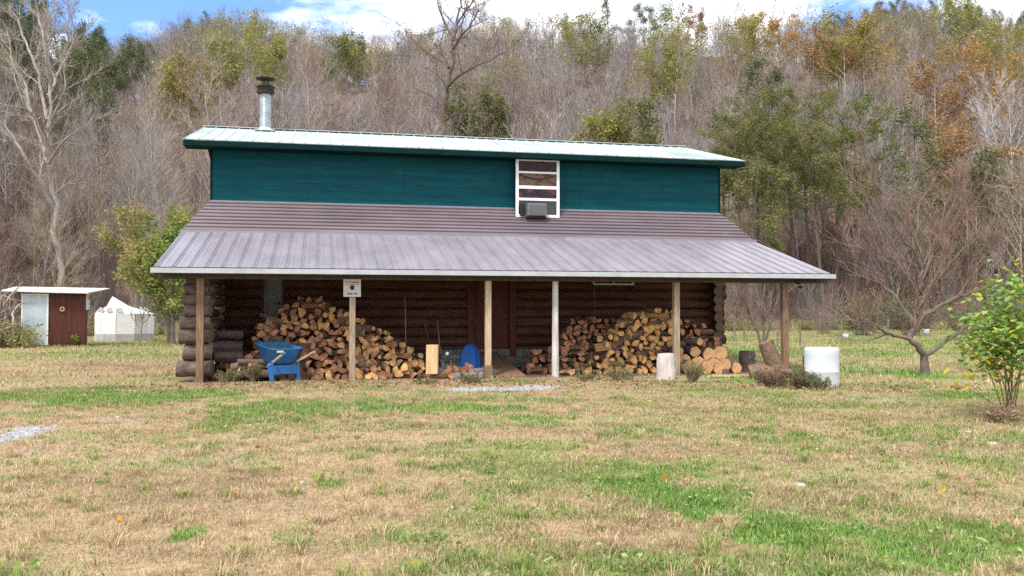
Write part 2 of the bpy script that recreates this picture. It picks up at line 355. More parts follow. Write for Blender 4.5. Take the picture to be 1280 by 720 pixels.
# ---------------------------------------------------------------- trees
def rand_unit(n): v = rng.normal(size=(n, 3)); return v/np.linalg.norm(v, axis=1)[:, None]
def wobble(p0, d, length, n, bend=.25, up=0.):
    """a crooked path"""
    P = [np.array(p0, float)]; d = np.array(d, float); st = length/(n-1)
    for i in range(n-1):
        d = d+rng.normal(size=3)*bend*.5+np.array([0, 0, up]); d /= np.linalg.norm(d); P.append(P[-1]+d*st)
    return np.array(P)
def skeleton(H, r0, first=.25, nb=16, spread=50, blen=.42, up=.06, sub=5, lean=.04, fork=False, bend=.12, crown='oval', subup=.05):
    """trunk, limbs, sub-limbs as (points, radii)"""
    T = []; Bs = []; Ss = []
    stems = 1 if not fork else fork
    for s in range(stems):
        d = np.array([rng.normal()*lean, rng.normal()*lean, 1.]) if stems == 1 else np.array([math.cos(6.28*s/stems+1), math.sin(6.28*s/stems+1), 2.6+rng.random()])
        h = H*(1 if s == 0 else .8+.2*rng.random())
        tr = wobble((0, 0, -.1), d/np.linalg.norm(d), h, 11, bend*.45, .03); rad = (r0 if stems == 1 else r0*.7)*np.linspace(1, .10, 11)**1.0
        rad[0] *= 1.35; T.append((tr, rad))
        for k in range(nb//stems if stems > 1 else nb):
            f = first+(1-first)*((k+rng.random())/nb*stems if stems > 1 else (k+rng.random())/nb); f = min(f, .97)
            i = f*10; i0 = int(i); q = i-i0; p = tr[i0]*(1-q)+tr[min(i0+1, 10)]*q; rr = np.interp(i, np.arange(11), rad)
            az = rng.random()*6.283; an = math.radians(spread*(.75+.5*rng.random()))
            dd = np.array([math.cos(az)*math.sin(an), math.sin(az)*math.sin(an), math.cos(an)])
            g = (f-first)/(1-first)
            prof = {'oval': .45+.9*math.sin(math.pi*(.15+.75*g)), 'cone': 1.25*(1-g)+.12, 'vase': .55+.7*(1-abs(g-.45)), 'round': .5+.8*math.sin(math.pi*(.2+.6*g))}[crown]
            Lb = H*blen*prof*(.75+.5*rng.random())*(1-.25*g)
            bp = wobble(p, dd, Lb, 6, bend*1.5, up); br = min(rr*.6, .012*Lb+.012)*1.3*np.linspace(1, .15, 6)
            Bs.append((bp, br))
            for m in range(sub):
                ff = .25+.72*(m+rng.random())/sub; j = ff*5; j0 = int(j); q = j-j0; p2 = bp[j0]*(1-q)+bp[min(j0+1, 5)]*q
                d2 = bp[min(j0+1, 5)]-bp[j0]; d2 = d2/np.linalg.norm(d2)+rand_unit(1)[0]*.85+np.array([0, 0, .25]); d2 /= np.linalg.norm(d2)
                Ls = Lb*(.38+.3*rng.random())*(1.15-ff*.5)
                sp = wobble(p2, d2, Ls, 4, bend*2, subup); Ss.append((sp, np.interp(j, np.arange(6), br)*.6*np.linspace(1, .25, 4)+.003))
    return T, Bs, Ss
def twigs(paths, per, length, r, up=.35, curve=True):
    """vectorised: two-segment triangular twigs from points along paths"""
    P0 = []; D = []; Ls = []
    for p, _ in paths:
        n = len(p)-1; t = (.15+.85*rng.random(per))*n; i = np.minimum(t.astype(int), n-1); q = (t-i)[:, None]
        base = p[i]*(1-q)+p[i+1]*q; d = p[i+1]-p[i]; d = d/(np.linalg.norm(d, axis=1)[:, None]+1e-9)+rand_unit(per)*.8; d[:, 2] += up
        P0.append(base); D.append(d/np.linalg.norm(d, axis=1)[:, None]); Ls.append(length*(.4+.9*rng.random(per)))
    P0 = np.concatenate(P0); D = np.concatenate(D); Ls = np.concatenate(Ls)[:, None]; n = len(P0)
    P1 = P0+D*Ls*.5; D2 = D+rand_unit(n)*.35; D2[:, 2] += .15; D2 /= np.linalg.norm(D2, axis=1)[:, None]; P2 = P1+D2*Ls*.5
    A = np.cross(D, np.array([.3, .2, .93])); A /= np.linalg.norm(A, axis=1)[:, None]+1e-9; B = np.cross(D, A)
    rr = np.full((n, 1), r)*(.7+.6*rng.random((n, 1)))
    ring = lambda P, s: [P+A*rr*s, P-A*rr*s*.5+B*rr*s*.87, P-A*rr*s*.5-B*rr*s*.87]
    V = np.stack(ring(P0, 1)+ring(P1, .7)+[P2], 1).reshape(-1, 3); i = np.arange(n)[:, None]*7
    q = np.concatenate([i+np.array([[a, b_, b_+3, a+3]]) for a, b_ in ((0, 1), (1, 2), (2, 0))]); t = np.concatenate([i+np.array([[a+3, b_+3, 6]]) for a, b_ in ((0, 1), (1, 2), (2, 0))])
    return V, q, t, P2
def leaves(P, n_per, spread, size, flat=.5):
    P = np.repeat(P, n_per, 0); n = len(P); P = P+rng.normal(size=(n, 3))*spread
    a = rand_unit(n); b = rand_unit(n); a[:, 2] *= flat; b = np.cross(a, b); a /= np.linalg.norm(a, axis=1)[:, None]; b /= np.linalg.norm(b, axis=1)[:, None]+1e-9
    s = size*(.5+rng.random((n, 1)))
    V = np.stack([P-a*s, P-b*s*.6, P+a*s, P+b*s*.6], 1).reshape(-1, 3); return V, np.arange(n)[:, None]*4+np.array([[0, 1, 2, 3]])
def tree_parts(H, r0, wood=(.32, .28, .25), wood2=None, tw=(6, 1.0, .008), leaf=None, sides=(8, 5, 3), **k):
    """returns (trunk MB, crown MB). leaf=(n_per, spread, size, colours[list], fraction)"""
    T, Bs, Ss = skeleton(H, r0, **k); t = MB(); c = MB(); wood = np.array(wood); wood2 = wood*.85 if wood2 is None else np.array(wood2)
    for p, r in T: t.tube(p, r, sides[0], 0, False, col=wood)
    for p, r in Bs: t.tube(p, r, sides[1], 0, False, col=wood*(.8+.3*rng.random()))
    for p, r in Ss: c.tube(p, r, sides[2], 0, False, col=wood2*(.8+.4*rng.random()))
    tips = np.concatenate([p[-1:] for p, _ in Ss]) if Ss else np.zeros((0, 3))
    if tw and tw[0]:
        V, q, tt, P2 = twigs(Ss+Bs, tw[0], tw[1], tw[2]); nn = len(V)//7
        cc = np.repeat(wood2*(.75+.5*rng.random((nn, 1))), 7, 0)
        c.add(V, q, 0, cc); c.F.append((tt+(c.n-len(V)), 0, False)); tips = np.concatenate([tips, P2])
    if leaf:
        npl, spr, size, cols, frac = leaf; sel = rng.random(len(tips)) < frac; tp = tips[sel]
        # whole boughs share a tone, so the crown has light and dark clumps
        V, q = leaves(tp, npl, spr, size); cols = np.array(cols)
        ctr = np.repeat(tp, npl, 0); s = fbm(ctr[:, 0]*.9+ctr[:, 2]*.7, ctr[:, 1]*.9-ctr[:, 2]*.4, 2, 7)
        idx = np.clip(((s-.25)*2*len(cols)+rng.normal(size=len(s))*.6).astype(int), 0, len(cols)-1)
        c.add(V, q, 1, np.repeat(cols[idx]*(.75+.5*rng.random((len(ctr), 1))), 4, 0))
    return t, c
def thing_tree(name, label, loc, H, r0, group=None, cat='tree', rz=None, **k):
    t, c = tree_parts(H, r0, **k)
    e = empty(name, loc, rng.random()*6.28 if rz is None else rz, label, cat, group)
    a = t.build('trunk', [M['wood_col'], M['leaf_col']], e, True); b = c.build('crown', [M['wood_col'], M['leaf_col']], e, True)
    KIDS[e.name] = [a, b]; return e

def flatten(t, c):
    """template arrays (triangles only)"""
    V = []; Fq = []; C = []; off = 0; MI = []
    for b in (t, c):
        v, fs, col = b.arrays(); V.append(v); C.append(col)
        for f, mi, _ in fs:
            f = f+off
            if f.shape[1] == 4: f = np.concatenate([f[:, [0, 1, 2]], f[:, [0, 2, 3]]])
            Fq.append(f); MI.append(np.full(len(f), mi))
        off += len(v)
    return np.concatenate(V), np.concatenate(Fq), np.concatenate(C), np.concatenate(MI)
def tri_twigs(paths, per, length, r):
    P0 = []; D = []
    for p, _ in paths:
        n = len(p)-1; t = (.1+.9*rng.random(per))*n; i = np.minimum(t.astype(int), n-1); q = (t-i)[:, None]
        d = p[i+1]-p[i]; d = d/(np.linalg.norm(d, axis=1)[:, None]+1e-9)+rand_unit(per)*.7; d[:, 2] += .45
        P0.append(p[i]*(1-q)+p[i+1]*q); D.append(d/np.linalg.norm(d, axis=1)[:, None])
    P0 = np.concatenate(P0); D = np.concatenate(D); n = len(P0); L_ = length*(.4+.9*rng.random((n, 1)))
    s = np.cross(D, rand_unit(n)); s /= np.linalg.norm(s, axis=1)[:, None]+1e-9
    V = np.stack([P0-s*r, P0+s*r, P0+D*L_], 1).reshape(-1, 3); return V, np.arange(n)[:, None]*3+np.array([[0, 1, 2]])
def far_template(H, r0, wood, leaf=None, tw=(5, 1.6, .02), **k):
    T, Bs, Ss = skeleton(H, r0, **k); c = MB(); wood = np.array(wood)
    for p, r in T: c.tube(p[::2], r[::2]*1.15, 4, 0, False, col=wood*1.12)
    for p, r in Bs: c.tube(p[::1], r*1.2, 3, 0, False, col=wood*(.55+.8*rng.random()))
    V, f = tri_twigs(Ss+Bs+[(p[4:], r) for p, r in T], tw[0], tw[1], tw[2]); n = len(V)//3
    c.add(V, f, 0, np.repeat(wood*(.45+.85*rng.random((n, 1))), 3, 0))
    if leaf:
        npl, spr, size, cols, frac = leaf; tips = np.concatenate([p[-1:] for p, _ in Ss]+[p[-2:] for p, _ in Bs]); tips = tips[rng.random(len(tips)) < frac]
        V, q = leaves(tips, npl, spr, size); cols = np.array(cols); ctr = np.repeat(tips, npl, 0)
        s = vnoise(ctr[:, 0]*.7+ctr[:, 2]*.8, ctr[:, 1]*.7, 7); idx = np.clip((s*len(cols)).astype(int), 0, len(cols)-1)
        c.add(V, q, 1, np.repeat(cols[idx]*(.7+.6*rng.random((len(ctr), 1))), 4, 0))
    e = MB(); e.add(np.zeros((0, 3)), np.zeros((0, 3), int)); return flatten(e, c)

GREY = (.38, .335, .30); LAV = (.36, .32, .315); TAN = (.42, .34, .26); DARK = (.19, .155, .13); RED = (.33, .225, .175)
YEL = [(.34, .29, .10), (.38, .31, .11), (.28, .26, .10)]; ORA = [(.36, .215, .10), (.38, .26, .11), (.30, .19, .10)]; OLV = [(.18, .19, .08), (.22, .22, .09), (.15, .17, .07)]
PIN = [(.09, .12, .05), (.13, .155, .06), (.17, .18, .07)]; RUS = [(.28, .13, .07), (.32, .18, .09), (.22, .12, .07)]
bare_kw = dict(nb=17, sub=4, spread=36, blen=.34, up=.10, bend=.15)
TPL = {'bare': [far_template(13+2*rng.random(), .12, c, first=.12, crown=cr_, **bare_kw) for c, cr_ in ((GREY, 'oval'), (LAV, 'vase'), (TAN, 'oval'), (LAV, 'round'), (GREY, 'vase'), (RED, 'oval'))],
       'dark': [far_template(14, .14, DARK, first=.2, crown='oval', **bare_kw)],
       'yel': [far_template(13, .15, TAN, (12, .6, .19, YEL, .9), (2, 1.4, .02), first=.2, nb=16, sub=3, spread=50, blen=.36, crown='round')],
       'ora': [far_template(12, .15, TAN, (12, .6, .19, ORA, .9), (2, 1.4, .02), first=.2, nb=16, sub=3, spread=50, blen=.36, crown='round')],
       'rus': [far_template(11, .13, RED, (4, .5, .14, RUS, .6), (4, 1.3, .02), first=.15, nb=15, sub=3, spread=45, blen=.34, crown='oval')],
       'olv': [far_template(13, .15, TAN, (7, .6, .17, OLV+YEL[2:], .7), (2, 1.4, .02), first=.2, nb=16, sub=3, spread=50, blen=.36, crown='round')],
       'pin': [far_template(16, .16, DARK, (12, .45, .16, PIN, .9), (2, .9, .02), first=.3, nb=22, sub=3, spread=72, blen=.24, crown='cone')]}
def scatter(name, pts, kinds, label, scale=(.8, 1.25)):
    Vs = []; Fs = []; Cs = []; Ms = []; off = 0
    for (x, y), kd in zip(pts, kinds):
        t = TPL[kd][rng.integers(len(TPL[kd]))]; v, f, c, mi = t; a = rng.random()*6.283; s = scale[0]+(scale[1]-scale[0])*rng.random()
        ca, sa = math.cos(a)*s, math.sin(a)*s
        vv = np.stack([v[:, 0]*ca-v[:, 1]*sa+x, v[:, 0]*sa+v[:, 1]*ca+y, v[:, 2]*s*(.9+.25*rng.random())+tz(x, y)-.2], -1)
        Vs.append(vv); Fs.append(f+off); Ms.append(mi); off += len(v)
        tint = np.array([1, 1, 1])*(.52+.66*rng.random())*(1+rng.normal(size=3)*.05)*np.array([.98, 1., 1.05]); Cs.append(c*tint)
    V = np.concatenate(Vs); Fq = np.concatenate(Fs); C = np.concatenate(Cs); Mi = np.concatenate(Ms)
    b = MB(); b.add(V, Fq[Mi == 0], 0, C)
    if (Mi == 1).any(): b.F.append((Fq[Mi == 1], 1, False))
    o = b.build(name, [M['wood_col'], M['leaf_col']], color=True); o['kind'] = 'stuff'; o['label'] = label
    print(name, len(pts), len(Fq)); return o
def zone_kind(px, r, rr, x, y):
    q = rng.random(); n = vnoise(x/22, y/22, 77); n2 = vnoise(x/16+50, y/16, 78)
    s = r/rr
    if px < 125 and r > 95: return 'pin' if n > .25 or q < .5 else 'olv'
    if 90 < px < 190 and s > .45 and n2 > .5: return 'pin' if q < .5 else 'bare'
    if 230 < px < 480 and s > .75: return ('olv' if q < .35 else 'yel' if q < .5 else 'pin' if q < .58 and px < 370 else 'bare')
    if px > 1040 and s > .93: return 'pin' if q < .5 else 'bare'
    if 830 < px < 1300 and .72 < s < .95 and n > .5: return 'yel' if q < .34 else 'ora' if q < .42 else 'olv' if q < .62 else 'bare'
    if 600 < px < 900 and s > .6 and n > .62: return 'yel' if q < .25 else 'rus' if q < .45 else 'olv' if q < .6 else 'bare'
    if n2 > .68: return 'rus' if q < .25 else 'olv' if q < .45 else 'yel' if q < .5 else 'bare'
    return 'bare' if q < .88 else ('dark' if q < .92 else 'rus' if q < .96 else 'olv')
def jgrid(step_fn, rmin_fn, rmax_fn, az0, az1):
    out_ = []; a_list = []
    r = 55.
    while r < 360:
        st = step_fn(r); n = int((az1-az0)*r/st)
        for k in range(n):
            a = az0+(k+rng.random())/n*(az1-az0); q = r+(rng.random()-.5)*st*1.2; px = 640+F*math.tan(a)
            if rmin_fn(px) <= q <= rmax_fn(px): out_.append((math.sin(a)*q, math.cos(a)*q, px, q))
        r += st
    return out_
r0f = lambda px: float(np.interp(px, R0_X, R0_R)); rrf = lambda px: float(np.interp(px, RR_X, RR_R))
EDGE = 26
pts = jgrid(lambda r: 2.25+r*.0042, lambda px: r0f(px)+(EDGE if (px < 275 or px > 890) else 14), lambda px: rrf(px)+28, -.70, .70)
kinds = [zone_kind(px, r, rrf(px), x, y) for x, y, px, r in pts]
hill_pts, hill_kinds = pts, kinds; CLEAR = []

# forest edge: every tree here is a thing; one of each kind, then copies
protos = []
for i, (c_, cr_, hh) in enumerate([(GREY, 'oval', 15), (LAV, 'vase', 14), (TAN, 'oval', 16), (RED, 'vase', 11), (GREY, 'round', 13), (DARK, 'oval', 15), (LAV, 'oval', 17), (TAN, 'vase', 12)]):
    protos.append((c_, cr_, hh))
made = {}
edge = jgrid(lambda r: 3.4, lambda px: r0f(px)-1+3*rng.random(), lambda px: r0f(px)+EDGE, -.58, .58)
edge = [e for e in edge if (e[2] < 262 or e[2] > 900)]
edge = [e for e in edge if not (893 < e[2] < 1088 and e[3] < 93)]; rng.shuffle(edge); edge = edge[:230]

KN = ['grey', 'lavender-grey', 'tan', 'low reddish', 'small grey', 'dark brown', 'tall lavender-grey', 'pale tan']
def edge_label(k, L_, px, r):
    if L_: place = 'behind the tent' if 110 < px < 200 else 'behind the shed' if 0 < px <= 110 else 'at the left rim' if px <= 0 else 'left of the cabin'
    else: place = 'right of the cabin' if px < 1000 else 'behind the fruit tree' if px < 1170 else 'at the right rim'
    return KN[k]+' bare tree '+('at the woods edge, ' if r < r0f(px)+10 else 'deeper in the woods, ')+place
for x, y, px, r in edge:
    k = int(rng.integers(8)); L_ = px < 640
    if k not in made:
        c_, cr_, hh = protos[k]
        e = thing_tree('bare_tree', None, (x, y, tz(x, y)-.1), hh*.8, .10+.03*rng.random(), wood=c_, tw=(9, 1.3, .011), first=.15, crown=cr_, sides=(6, 4, 3), nb=17, sub=5, spread=36, blen=.34, up=.1, bend=.15)
        made[k] = e; tag(e, None, 'tree')
    else:
        e = copy_tree(made[k]); e.location = (x, y, tz(x, y)-.1); e.rotation_euler = (0, 0, rng.random()*6.28)
        s = (.5+.38*rng.random()) if L_ else (.62+.42*rng.random()); e.scale = (s, s, s*(.9+.2*rng.random()))
    e['label'] = edge_label(k, L_, px, r); e['group'] = 'bare trees at the woods edge '+('left' if L_ else 'right')+' of the cabin'
print('edge trees', len(edge))
# ---------------------------------------------------------------- house
M['log'] = mat('dark_stained_log', (.12, .050, .031), .7, (5, .5), bump=.5, bscale=14, stretch=(.35, 1, 3), rnd=.0)
M['bark'] = mat('weathered_log', (.155, .11, .095), .9, (9, .55), bump=1.0, bscale=26, stretch=(.5, 1, 1), rnd=.15)
M['cut'] = mat('cut_end', (.17, .12, .085), .85, (12, .35), bump=.2, rnd=.15)
M['teal'] = mat('teal_painted_board', (.002, .064, .082), .6, (2.5, .2), col2=(.004, .086, .103), bump=.15, bscale=40, stretch=(.35, 1, 3), spec=.12)
M['tealtrim'] = mat('dark_green_trim', (.003, .022, .022), .85, (3, .2), spec=.08)
M['mauve'] = mat('brown_metal_sky_sheen', (.25, .232, .262), .36, (1.6, .2), bump=.05, bscale=6, stretch=(1, .3, 1), spec=.55)  # same metal as the apron, paled by a painted-in sky reflection
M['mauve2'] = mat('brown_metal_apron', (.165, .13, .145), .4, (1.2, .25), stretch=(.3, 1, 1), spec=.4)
M['white_metal'] = mat('pale_metal_roof', (.37, .44, .43), .5, (.9, .3), stretch=(1.2, .3, 1), spec=.5, bump=.04)
M['gutter'] = mat('gutter_white', (.42, .44, .46), .4, (3, .12), spec=.4)
M['post'] = mat('weathered_post', (.33, .25, .17), .85, (6, .4), bump=.4, bscale=30, stretch=(5, 5, .6))
M['postd'] = mat('brown_post', (.22, .135, .085), .85, (6, .4), bump=.4, bscale=30, stretch=(5, 5, .6))
M['postl'] = mat('pine_post', (.50, .38, .25), .8, (6, .25), bump=.3, bscale=30, stretch=(5, 5, .6))
M['postw'] = mat('bleached_post', (.58, .54, .50), .85, (4, .3), bump=.4, bscale=25, stretch=(4, 4, .5))
M['rafter'] = mat('rafter_wood', (.09, .06, .045), .85, (6, .3))
M['concrete'] = mat('old_concrete', (.20, .19, .175), .92, (6, .3), bump=.5, bscale=25)
M['door_red'] = mat('red_brown_door', (.11, .024, .015), .6, (4, .3), stretch=(3, 3, .4))
M['door_grey'] = mat('grey_door', (.26, .255, .26), .6, (3, .12))
M['white_paint'] = mat('white_window_paint', (.78, .78, .77), .5, (4, .06))
M['glass'] = mat('window_glass', (.015, .016, .02), .08, (3, .2), spec=.6)
M['black'] = mat('black_metal', (.02, .017, .015), .6, (6, .3))
M['rust'] = mat('rusty_cap', (.035, .025, .02), .75, (10, .6))
M['galv'] = mat('galvanised_pipe', (.34, .38, .41), .42, (5, .25), metal=.35, spec=.5)
M['acg'] = mat('grey_ac', (.16, .16, .165), .6, (4, .15))

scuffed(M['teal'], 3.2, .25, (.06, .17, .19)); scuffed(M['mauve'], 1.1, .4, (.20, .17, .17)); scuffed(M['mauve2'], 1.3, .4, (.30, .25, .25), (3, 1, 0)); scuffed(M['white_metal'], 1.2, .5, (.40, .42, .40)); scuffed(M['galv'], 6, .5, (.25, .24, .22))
R0 = (0, 0, TH)
house = empty('log_cabin', (HO[0], HO[1], 0), TH, 'two-storey cabin of dark logs with teal upper wall, brown metal porch roof and stovepipe', 'log cabin')

VW = 4.15                                           # plane of the front wall
ZE, ZB = 2.42, 3.455                                # gutter edge and break line of the porch roof
uL, uR, LEN = .69, 14.62, 15.6
def roof_sheet(b, e0, e1, t0, t1, nrib, prof, mi=0, thick=.02, n=(0, 0, 1)):
    """ribbed metal sheet between the line e0-e1 (eave) and t0-t1 (top); ribs run from eave to top"""
    e0, e1, t0, t1 = map(lambda a: np.array(a, float), (e0, e1, t0, t1)); nn = np.array(n, float); nn /= np.linalg.norm(nn)
    S_ = []
    for i in range(nrib):
        for f, hgt in prof: S_.append(((i+f)/nrib, hgt))
    S_.append((1., prof[0][1])); s = np.array(S_)
    E_ = e0+(e1-e0)*s[:, :1]+nn*s[:, 1:]; T_ = t0+(t1-t0)*s[:, :1]+nn*s[:, 1:]; m = len(s)
    V = np.concatenate([E_, T_, E_-nn*(s[:, 1:]+thick), T_-nn*(s[:, 1:]+thick)]); i = np.arange(m-1)[:, None]
    Q = np.concatenate([i+np.array([[0, 1, m+1, m]]), i+np.array([[3*m, 3*m+1, 2*m+1, 2*m]]), i+np.array([[2*m, 2*m+1, 1, 0]]), i+np.array([[m, m+1, 3*m+1, 3*m]])])
    b.add(V, Q, mi); b.add(V, [(0, m, 3*m, 2*m), (2*m-1, m-1, 3*m-1, 4*m-1)], mi)
RIB = [(0, .0), (.06, .0), (.09, .024), (.15, .024), (.18, 0), (.23, 0), (.26, .020), (.31, .020), (.34, 0), (.62, 0), (.64, .006), (.67, 0)]
sl = (ZB-ZE)/3.2
b = MB(); roof_sheet(b, (0, 0, ZE), (LEN, 0, ZE), (.14, 3.2, ZB), (15.2, 3.2, ZB), 48, RIB, n=(0, -sl, 1)); pr = b.build('porch_roof', M['mauve'], house)
# steep apron of sideways-laid metal between the porch roof and the teal wall
zW = 4.30; ap = (zW-ZB)/(VW-3.2)
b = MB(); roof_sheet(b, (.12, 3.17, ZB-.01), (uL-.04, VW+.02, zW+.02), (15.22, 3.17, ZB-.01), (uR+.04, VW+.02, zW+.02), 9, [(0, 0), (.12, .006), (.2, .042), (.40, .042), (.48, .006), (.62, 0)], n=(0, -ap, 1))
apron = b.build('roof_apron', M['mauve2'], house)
b = MB(); b.box((.1, 3.12, ZB-.035), (15.24, 3.24, ZB+.03), rot=(0, 0, 0)); b.build('roof_flashing', M['mauve'], apron)
# gutter and the beam behind it
g = MB(); prof_ = [(0, .0), (0, .105), (.012, .105), (.012, .012), (.10, .012), (.10, .105), (.112, .105), (.112, 0)]
g.poly([(-.03, -.12+a, ZE-.115+c_) for a, c_ in prof_], (LEN+.06, 0, 0)); g.box((-.033, -.122, ZE-.117), (-.02, -.006, ZE-.008)); g.box((LEN+.02, -.122, ZE-.117), (LEN+.033, -.006, ZE-.008))
for i in range(18): g.box((.4+i*.87, -.123, ZE-.02), (.44+i*.87, 0, ZE-.006))
g.build('gutter', M['gutter'], house)
b = MB(); b.box((.0, -.008, ZE-.004), (LEN, -.001, ZE+.012)); b.build('gap_shade_strip', M['black'], pr)  # black strip painted in as the shadow gap between roof sheet and gutter
b = MB(); b.box((.05, .27, ZE-.22), (LEN-.05, .43, ZE-.02)); b.build('porch_beam', M['rafter'], house)
b = MB()
for i in range(20):
    u = .1+i*(LEN-.2)/19; b.poly([(u-.02, .02, ZE-.04), (u-.02, 3.9, ZE-.04+3.88*sl), (u-.02, 3.9, ZE-.18+3.88*sl), (u-.02, .02, ZE-.13)], (.04, 0, 0))
b.build('porch_rafter', M['rafter'], house)
b = MB(); b.box((.02, .01, ZE-.14), (LEN-.02, .035, ZE-.03)); b.build('fascia_board', M['rafter'], house)

# log walls
def log_wall(b, p0, p1, z0, z1, r, stub0=0, stub1=0, odd=0, mi=0, holes=()):
    p0 = np.array(p0, float); p1 = np.array(p1, float); d = p1-p0; Lw = np.linalg.norm(d); d /= Lw; n = int(round((z1-z0)/(2*r*.93)))
    for i in range(n):
        z = z0+r*.93*(2*i+1+odd*.0); s0 = -stub0*(.85+.3*rng.random()); s1 = Lw+stub1*(.85+.3*rng.random())
        segs = [(s0, s1)]
        for (a, c_, h0, h1) in holes:
            if z+r*.6 > h0 and z-r*.6 < h1:
                ns = []
                for q0, q1 in segs:
                    if c_ <= q0 or a >= q1: ns.append((q0, q1)); continue
                    if q0 < a < q1: ns.append((q0, a))
                    if q0 < c_ < q1: ns.append((c_, q1))
                segs = ns
        for q0, q1 in segs:
            m = max(3, int((q1-q0)/.5)); t = np.linspace(q0, q1, m)
            pts = np.array([p0+d*x for x in t]); pts = np.column_stack([pts, np.full(m, z)])+rng.normal(size=(m, 3))*.006
            b.tube(pts, r*(1+rng.normal(size=m)*.025), 12, mi, True, 1, lump=.03)
u_gd0, u_gd1 = hu(327, VW), hu(355, VW); u_rd0, u_rd1 = hu(586, VW), hu(643, VW); u_w0, u_w1 = hu(741, VW), hu(792, VW)
front = MB()
log_wall(front, (.95, VW+.14), (14.45, VW+.14), .58, 3.85, .136, .3, .34, holes=[(u_gd0-.95, u_gd1-.95, .5, 2.62), (u_rd0-.95, u_rd1-.95, .5, 2.75), (u_w0-.95, u_w1-.95, 2.2, 2.9)])
front.build('log_wall', [M['log'], M['cut']], house)
side = MB(); log_wall(side, (14.45, VW-.05), (14.45, 11.3), .45, 3.85, .136, .22, .25); side.build('log_wall', [M['log'], M['cut']], house)
side = MB(); log_wall(side, (.95, VW-.05), (.95, 11.3), .45, 3.85, .136, .22, .25); side.build('log_wall', [M['log'], M['cut']], house)
side = MB(); log_wall(side, (.95, 11.2), (14.45, 11.2), .45, 3.85, .136, .3, .3); side.build('log_wall', [M['log'], M['cut']], house)
b = MB(); b.box((.98, VW+.17, -.2), (14.42, VW+.3, 4.2)); b.build('chinking', M['rafter'], house)
b = MB()
for k in range(34):
    for r_ in range(3):
        u0 = .85+k*.405+(r_ % 2)*.2; b.box((u0, VW+.0, -.12+r_*.205), (min(u0+.392, 14.6), VW+.26, .078+r_*.205))
b.build('block_foundation', M['concrete'], house)

# upper storey
zt = 5.66
b = MB(); b.box((uL, VW, zW-.1), (uR, 11.3, zt+.1))
for k in range(7): b.box((uL-.006, VW-.006-.002*(k % 2), zW-.06+k*.2), (uR+.006, VW, zW-.06+k*.2+.193))
tw = b.build('teal_wall', M['teal'], house)
for k in range(1, 6):
    b = MB(); u = uL+k*2.44; b.box((u-.012, VW-.0125, zW+.04), (u+.012, VW-.0075, zt)); b.build('joint_strip', M['teal'], tw)
for uu in (uL, uR-.1):
    gb = MB(); gb.poly([(uu, VW, zt), (uu, 7.74, 6.62), (uu, 11.3, zt)], (.1, 0, 0)); gb.build('gable_wall', M['teal'], house)
b = MB(); b.box((uL-.012, VW-.018, zW-.02), (uR+.012, VW-.008, zW+.035)); b.build('wall_trim', M['mauve'], house)
for uu in (uL-.02, uR-.03):
    b = MB(); b.box((uu, VW-.02, zW+.04), (uu+.05, VW-.009, zt)); b.build('corner_trim', M['tealtrim'], house)
# upper roof: front and rear slopes
ve, ze, vr_, zr_ = 3.51, 5.71, 7.74, 6.84; ue0, ue1 = .09, 15.11; s2 = (zr_-ze)/(vr_-ve)
RIB2 = [(0, 0), (.08, .0), (.12, .022), (.2, .022), (.24, 0), (.6, 0), (.63, .006), (.66, 0)]
b = MB(); roof_sheet(b, (ue0, ve, ze+.05), (ue1, ve, ze+.05), (ue0, vr_, zr_+.05), (ue1, vr_, zr_+.05), 47, RIB2, n=(0, -s2, 1))
roof_sheet(b, (ue1, 11.9, ze+.05), (ue0, 11.9, ze+.05), (ue1, vr_, zr_+.05), (ue0, vr_, zr_+.05), 47, RIB2, n=(0, s2, 1))
ur = b.build('upper_roof', M['white_metal'], house)
b = MB(); b.poly([(ue0-.02, vr_-.16, zr_+.055), (ue0-.02, vr_, zr_+.10), (ue0-.02, vr_+.16, zr_+.055), (ue0-.02, vr_, zr_+.085)], (ue1-ue0+.04, 0, 0)); b.build('ridge_cap', M['white_metal'], ur)
b = MB(); b.box((ue0, ve+.01, ze-.105), (ue1, ve+.04, ze+.02)); b.box((ue0, ve+.04, ze-.10), (ue1, VW-.02, ze-.085)); 
for uu in (ue0, ue1-.03): b.poly([(uu, ve+.045, ze-.12), (uu, ve+.045, ze+.02), (uu, vr_, zr_+.02), (uu, 11.85, ze+.02), (uu, 11.85, ze-.12), (uu, vr_, zr_-.12)], (.03, 0, 0))
b.build('eave_fascia', M['tealtrim'], house)

# posts
def post(px, m, wd=.135, z0=-.1, lab=None, v=.35, tp=ZE-.2, lean=0, rounded=False):
    u = hu(px, v); b = MB(); h = wd/2
    if rounded: b.tube([(u, v, z0), (u+lean*.3, v, .8), (u+lean, v, tp)], [h*1.15, h, h*.9], 12, lump=.06)
    else: b.box((u-h, v-h, z0), (u+h, v+h, tp))
    o = b.build('porch_post', m, house, bevel=0 if rounded else .008)
    if lab: o['label'] = lab
    return u
pu = [post(250.5, M['postd'], .15, lab='brown weathered porch post beside the log wing'), post(440.5, M['post'], .13, lab='grey porch post carrying the sign'),
      post(610, M['postl'], .135, z0=.28, lab='pale pine porch post standing on a short dark block'), post(694, M['postw'], .15, lab='bleached white round porch post', rounded=True),
      post(845, M['post'], .14, lab='grey tan porch post in the firewood'), post(980.5, M['postd'], .15, lab='brown porch post near the white barrel')]
b = MB(); b.box((pu[2]-.09, .24, -.05), (pu[2]+.09, .46, .275)); b.build('post_block', M['postd'], house, bevel=.01)

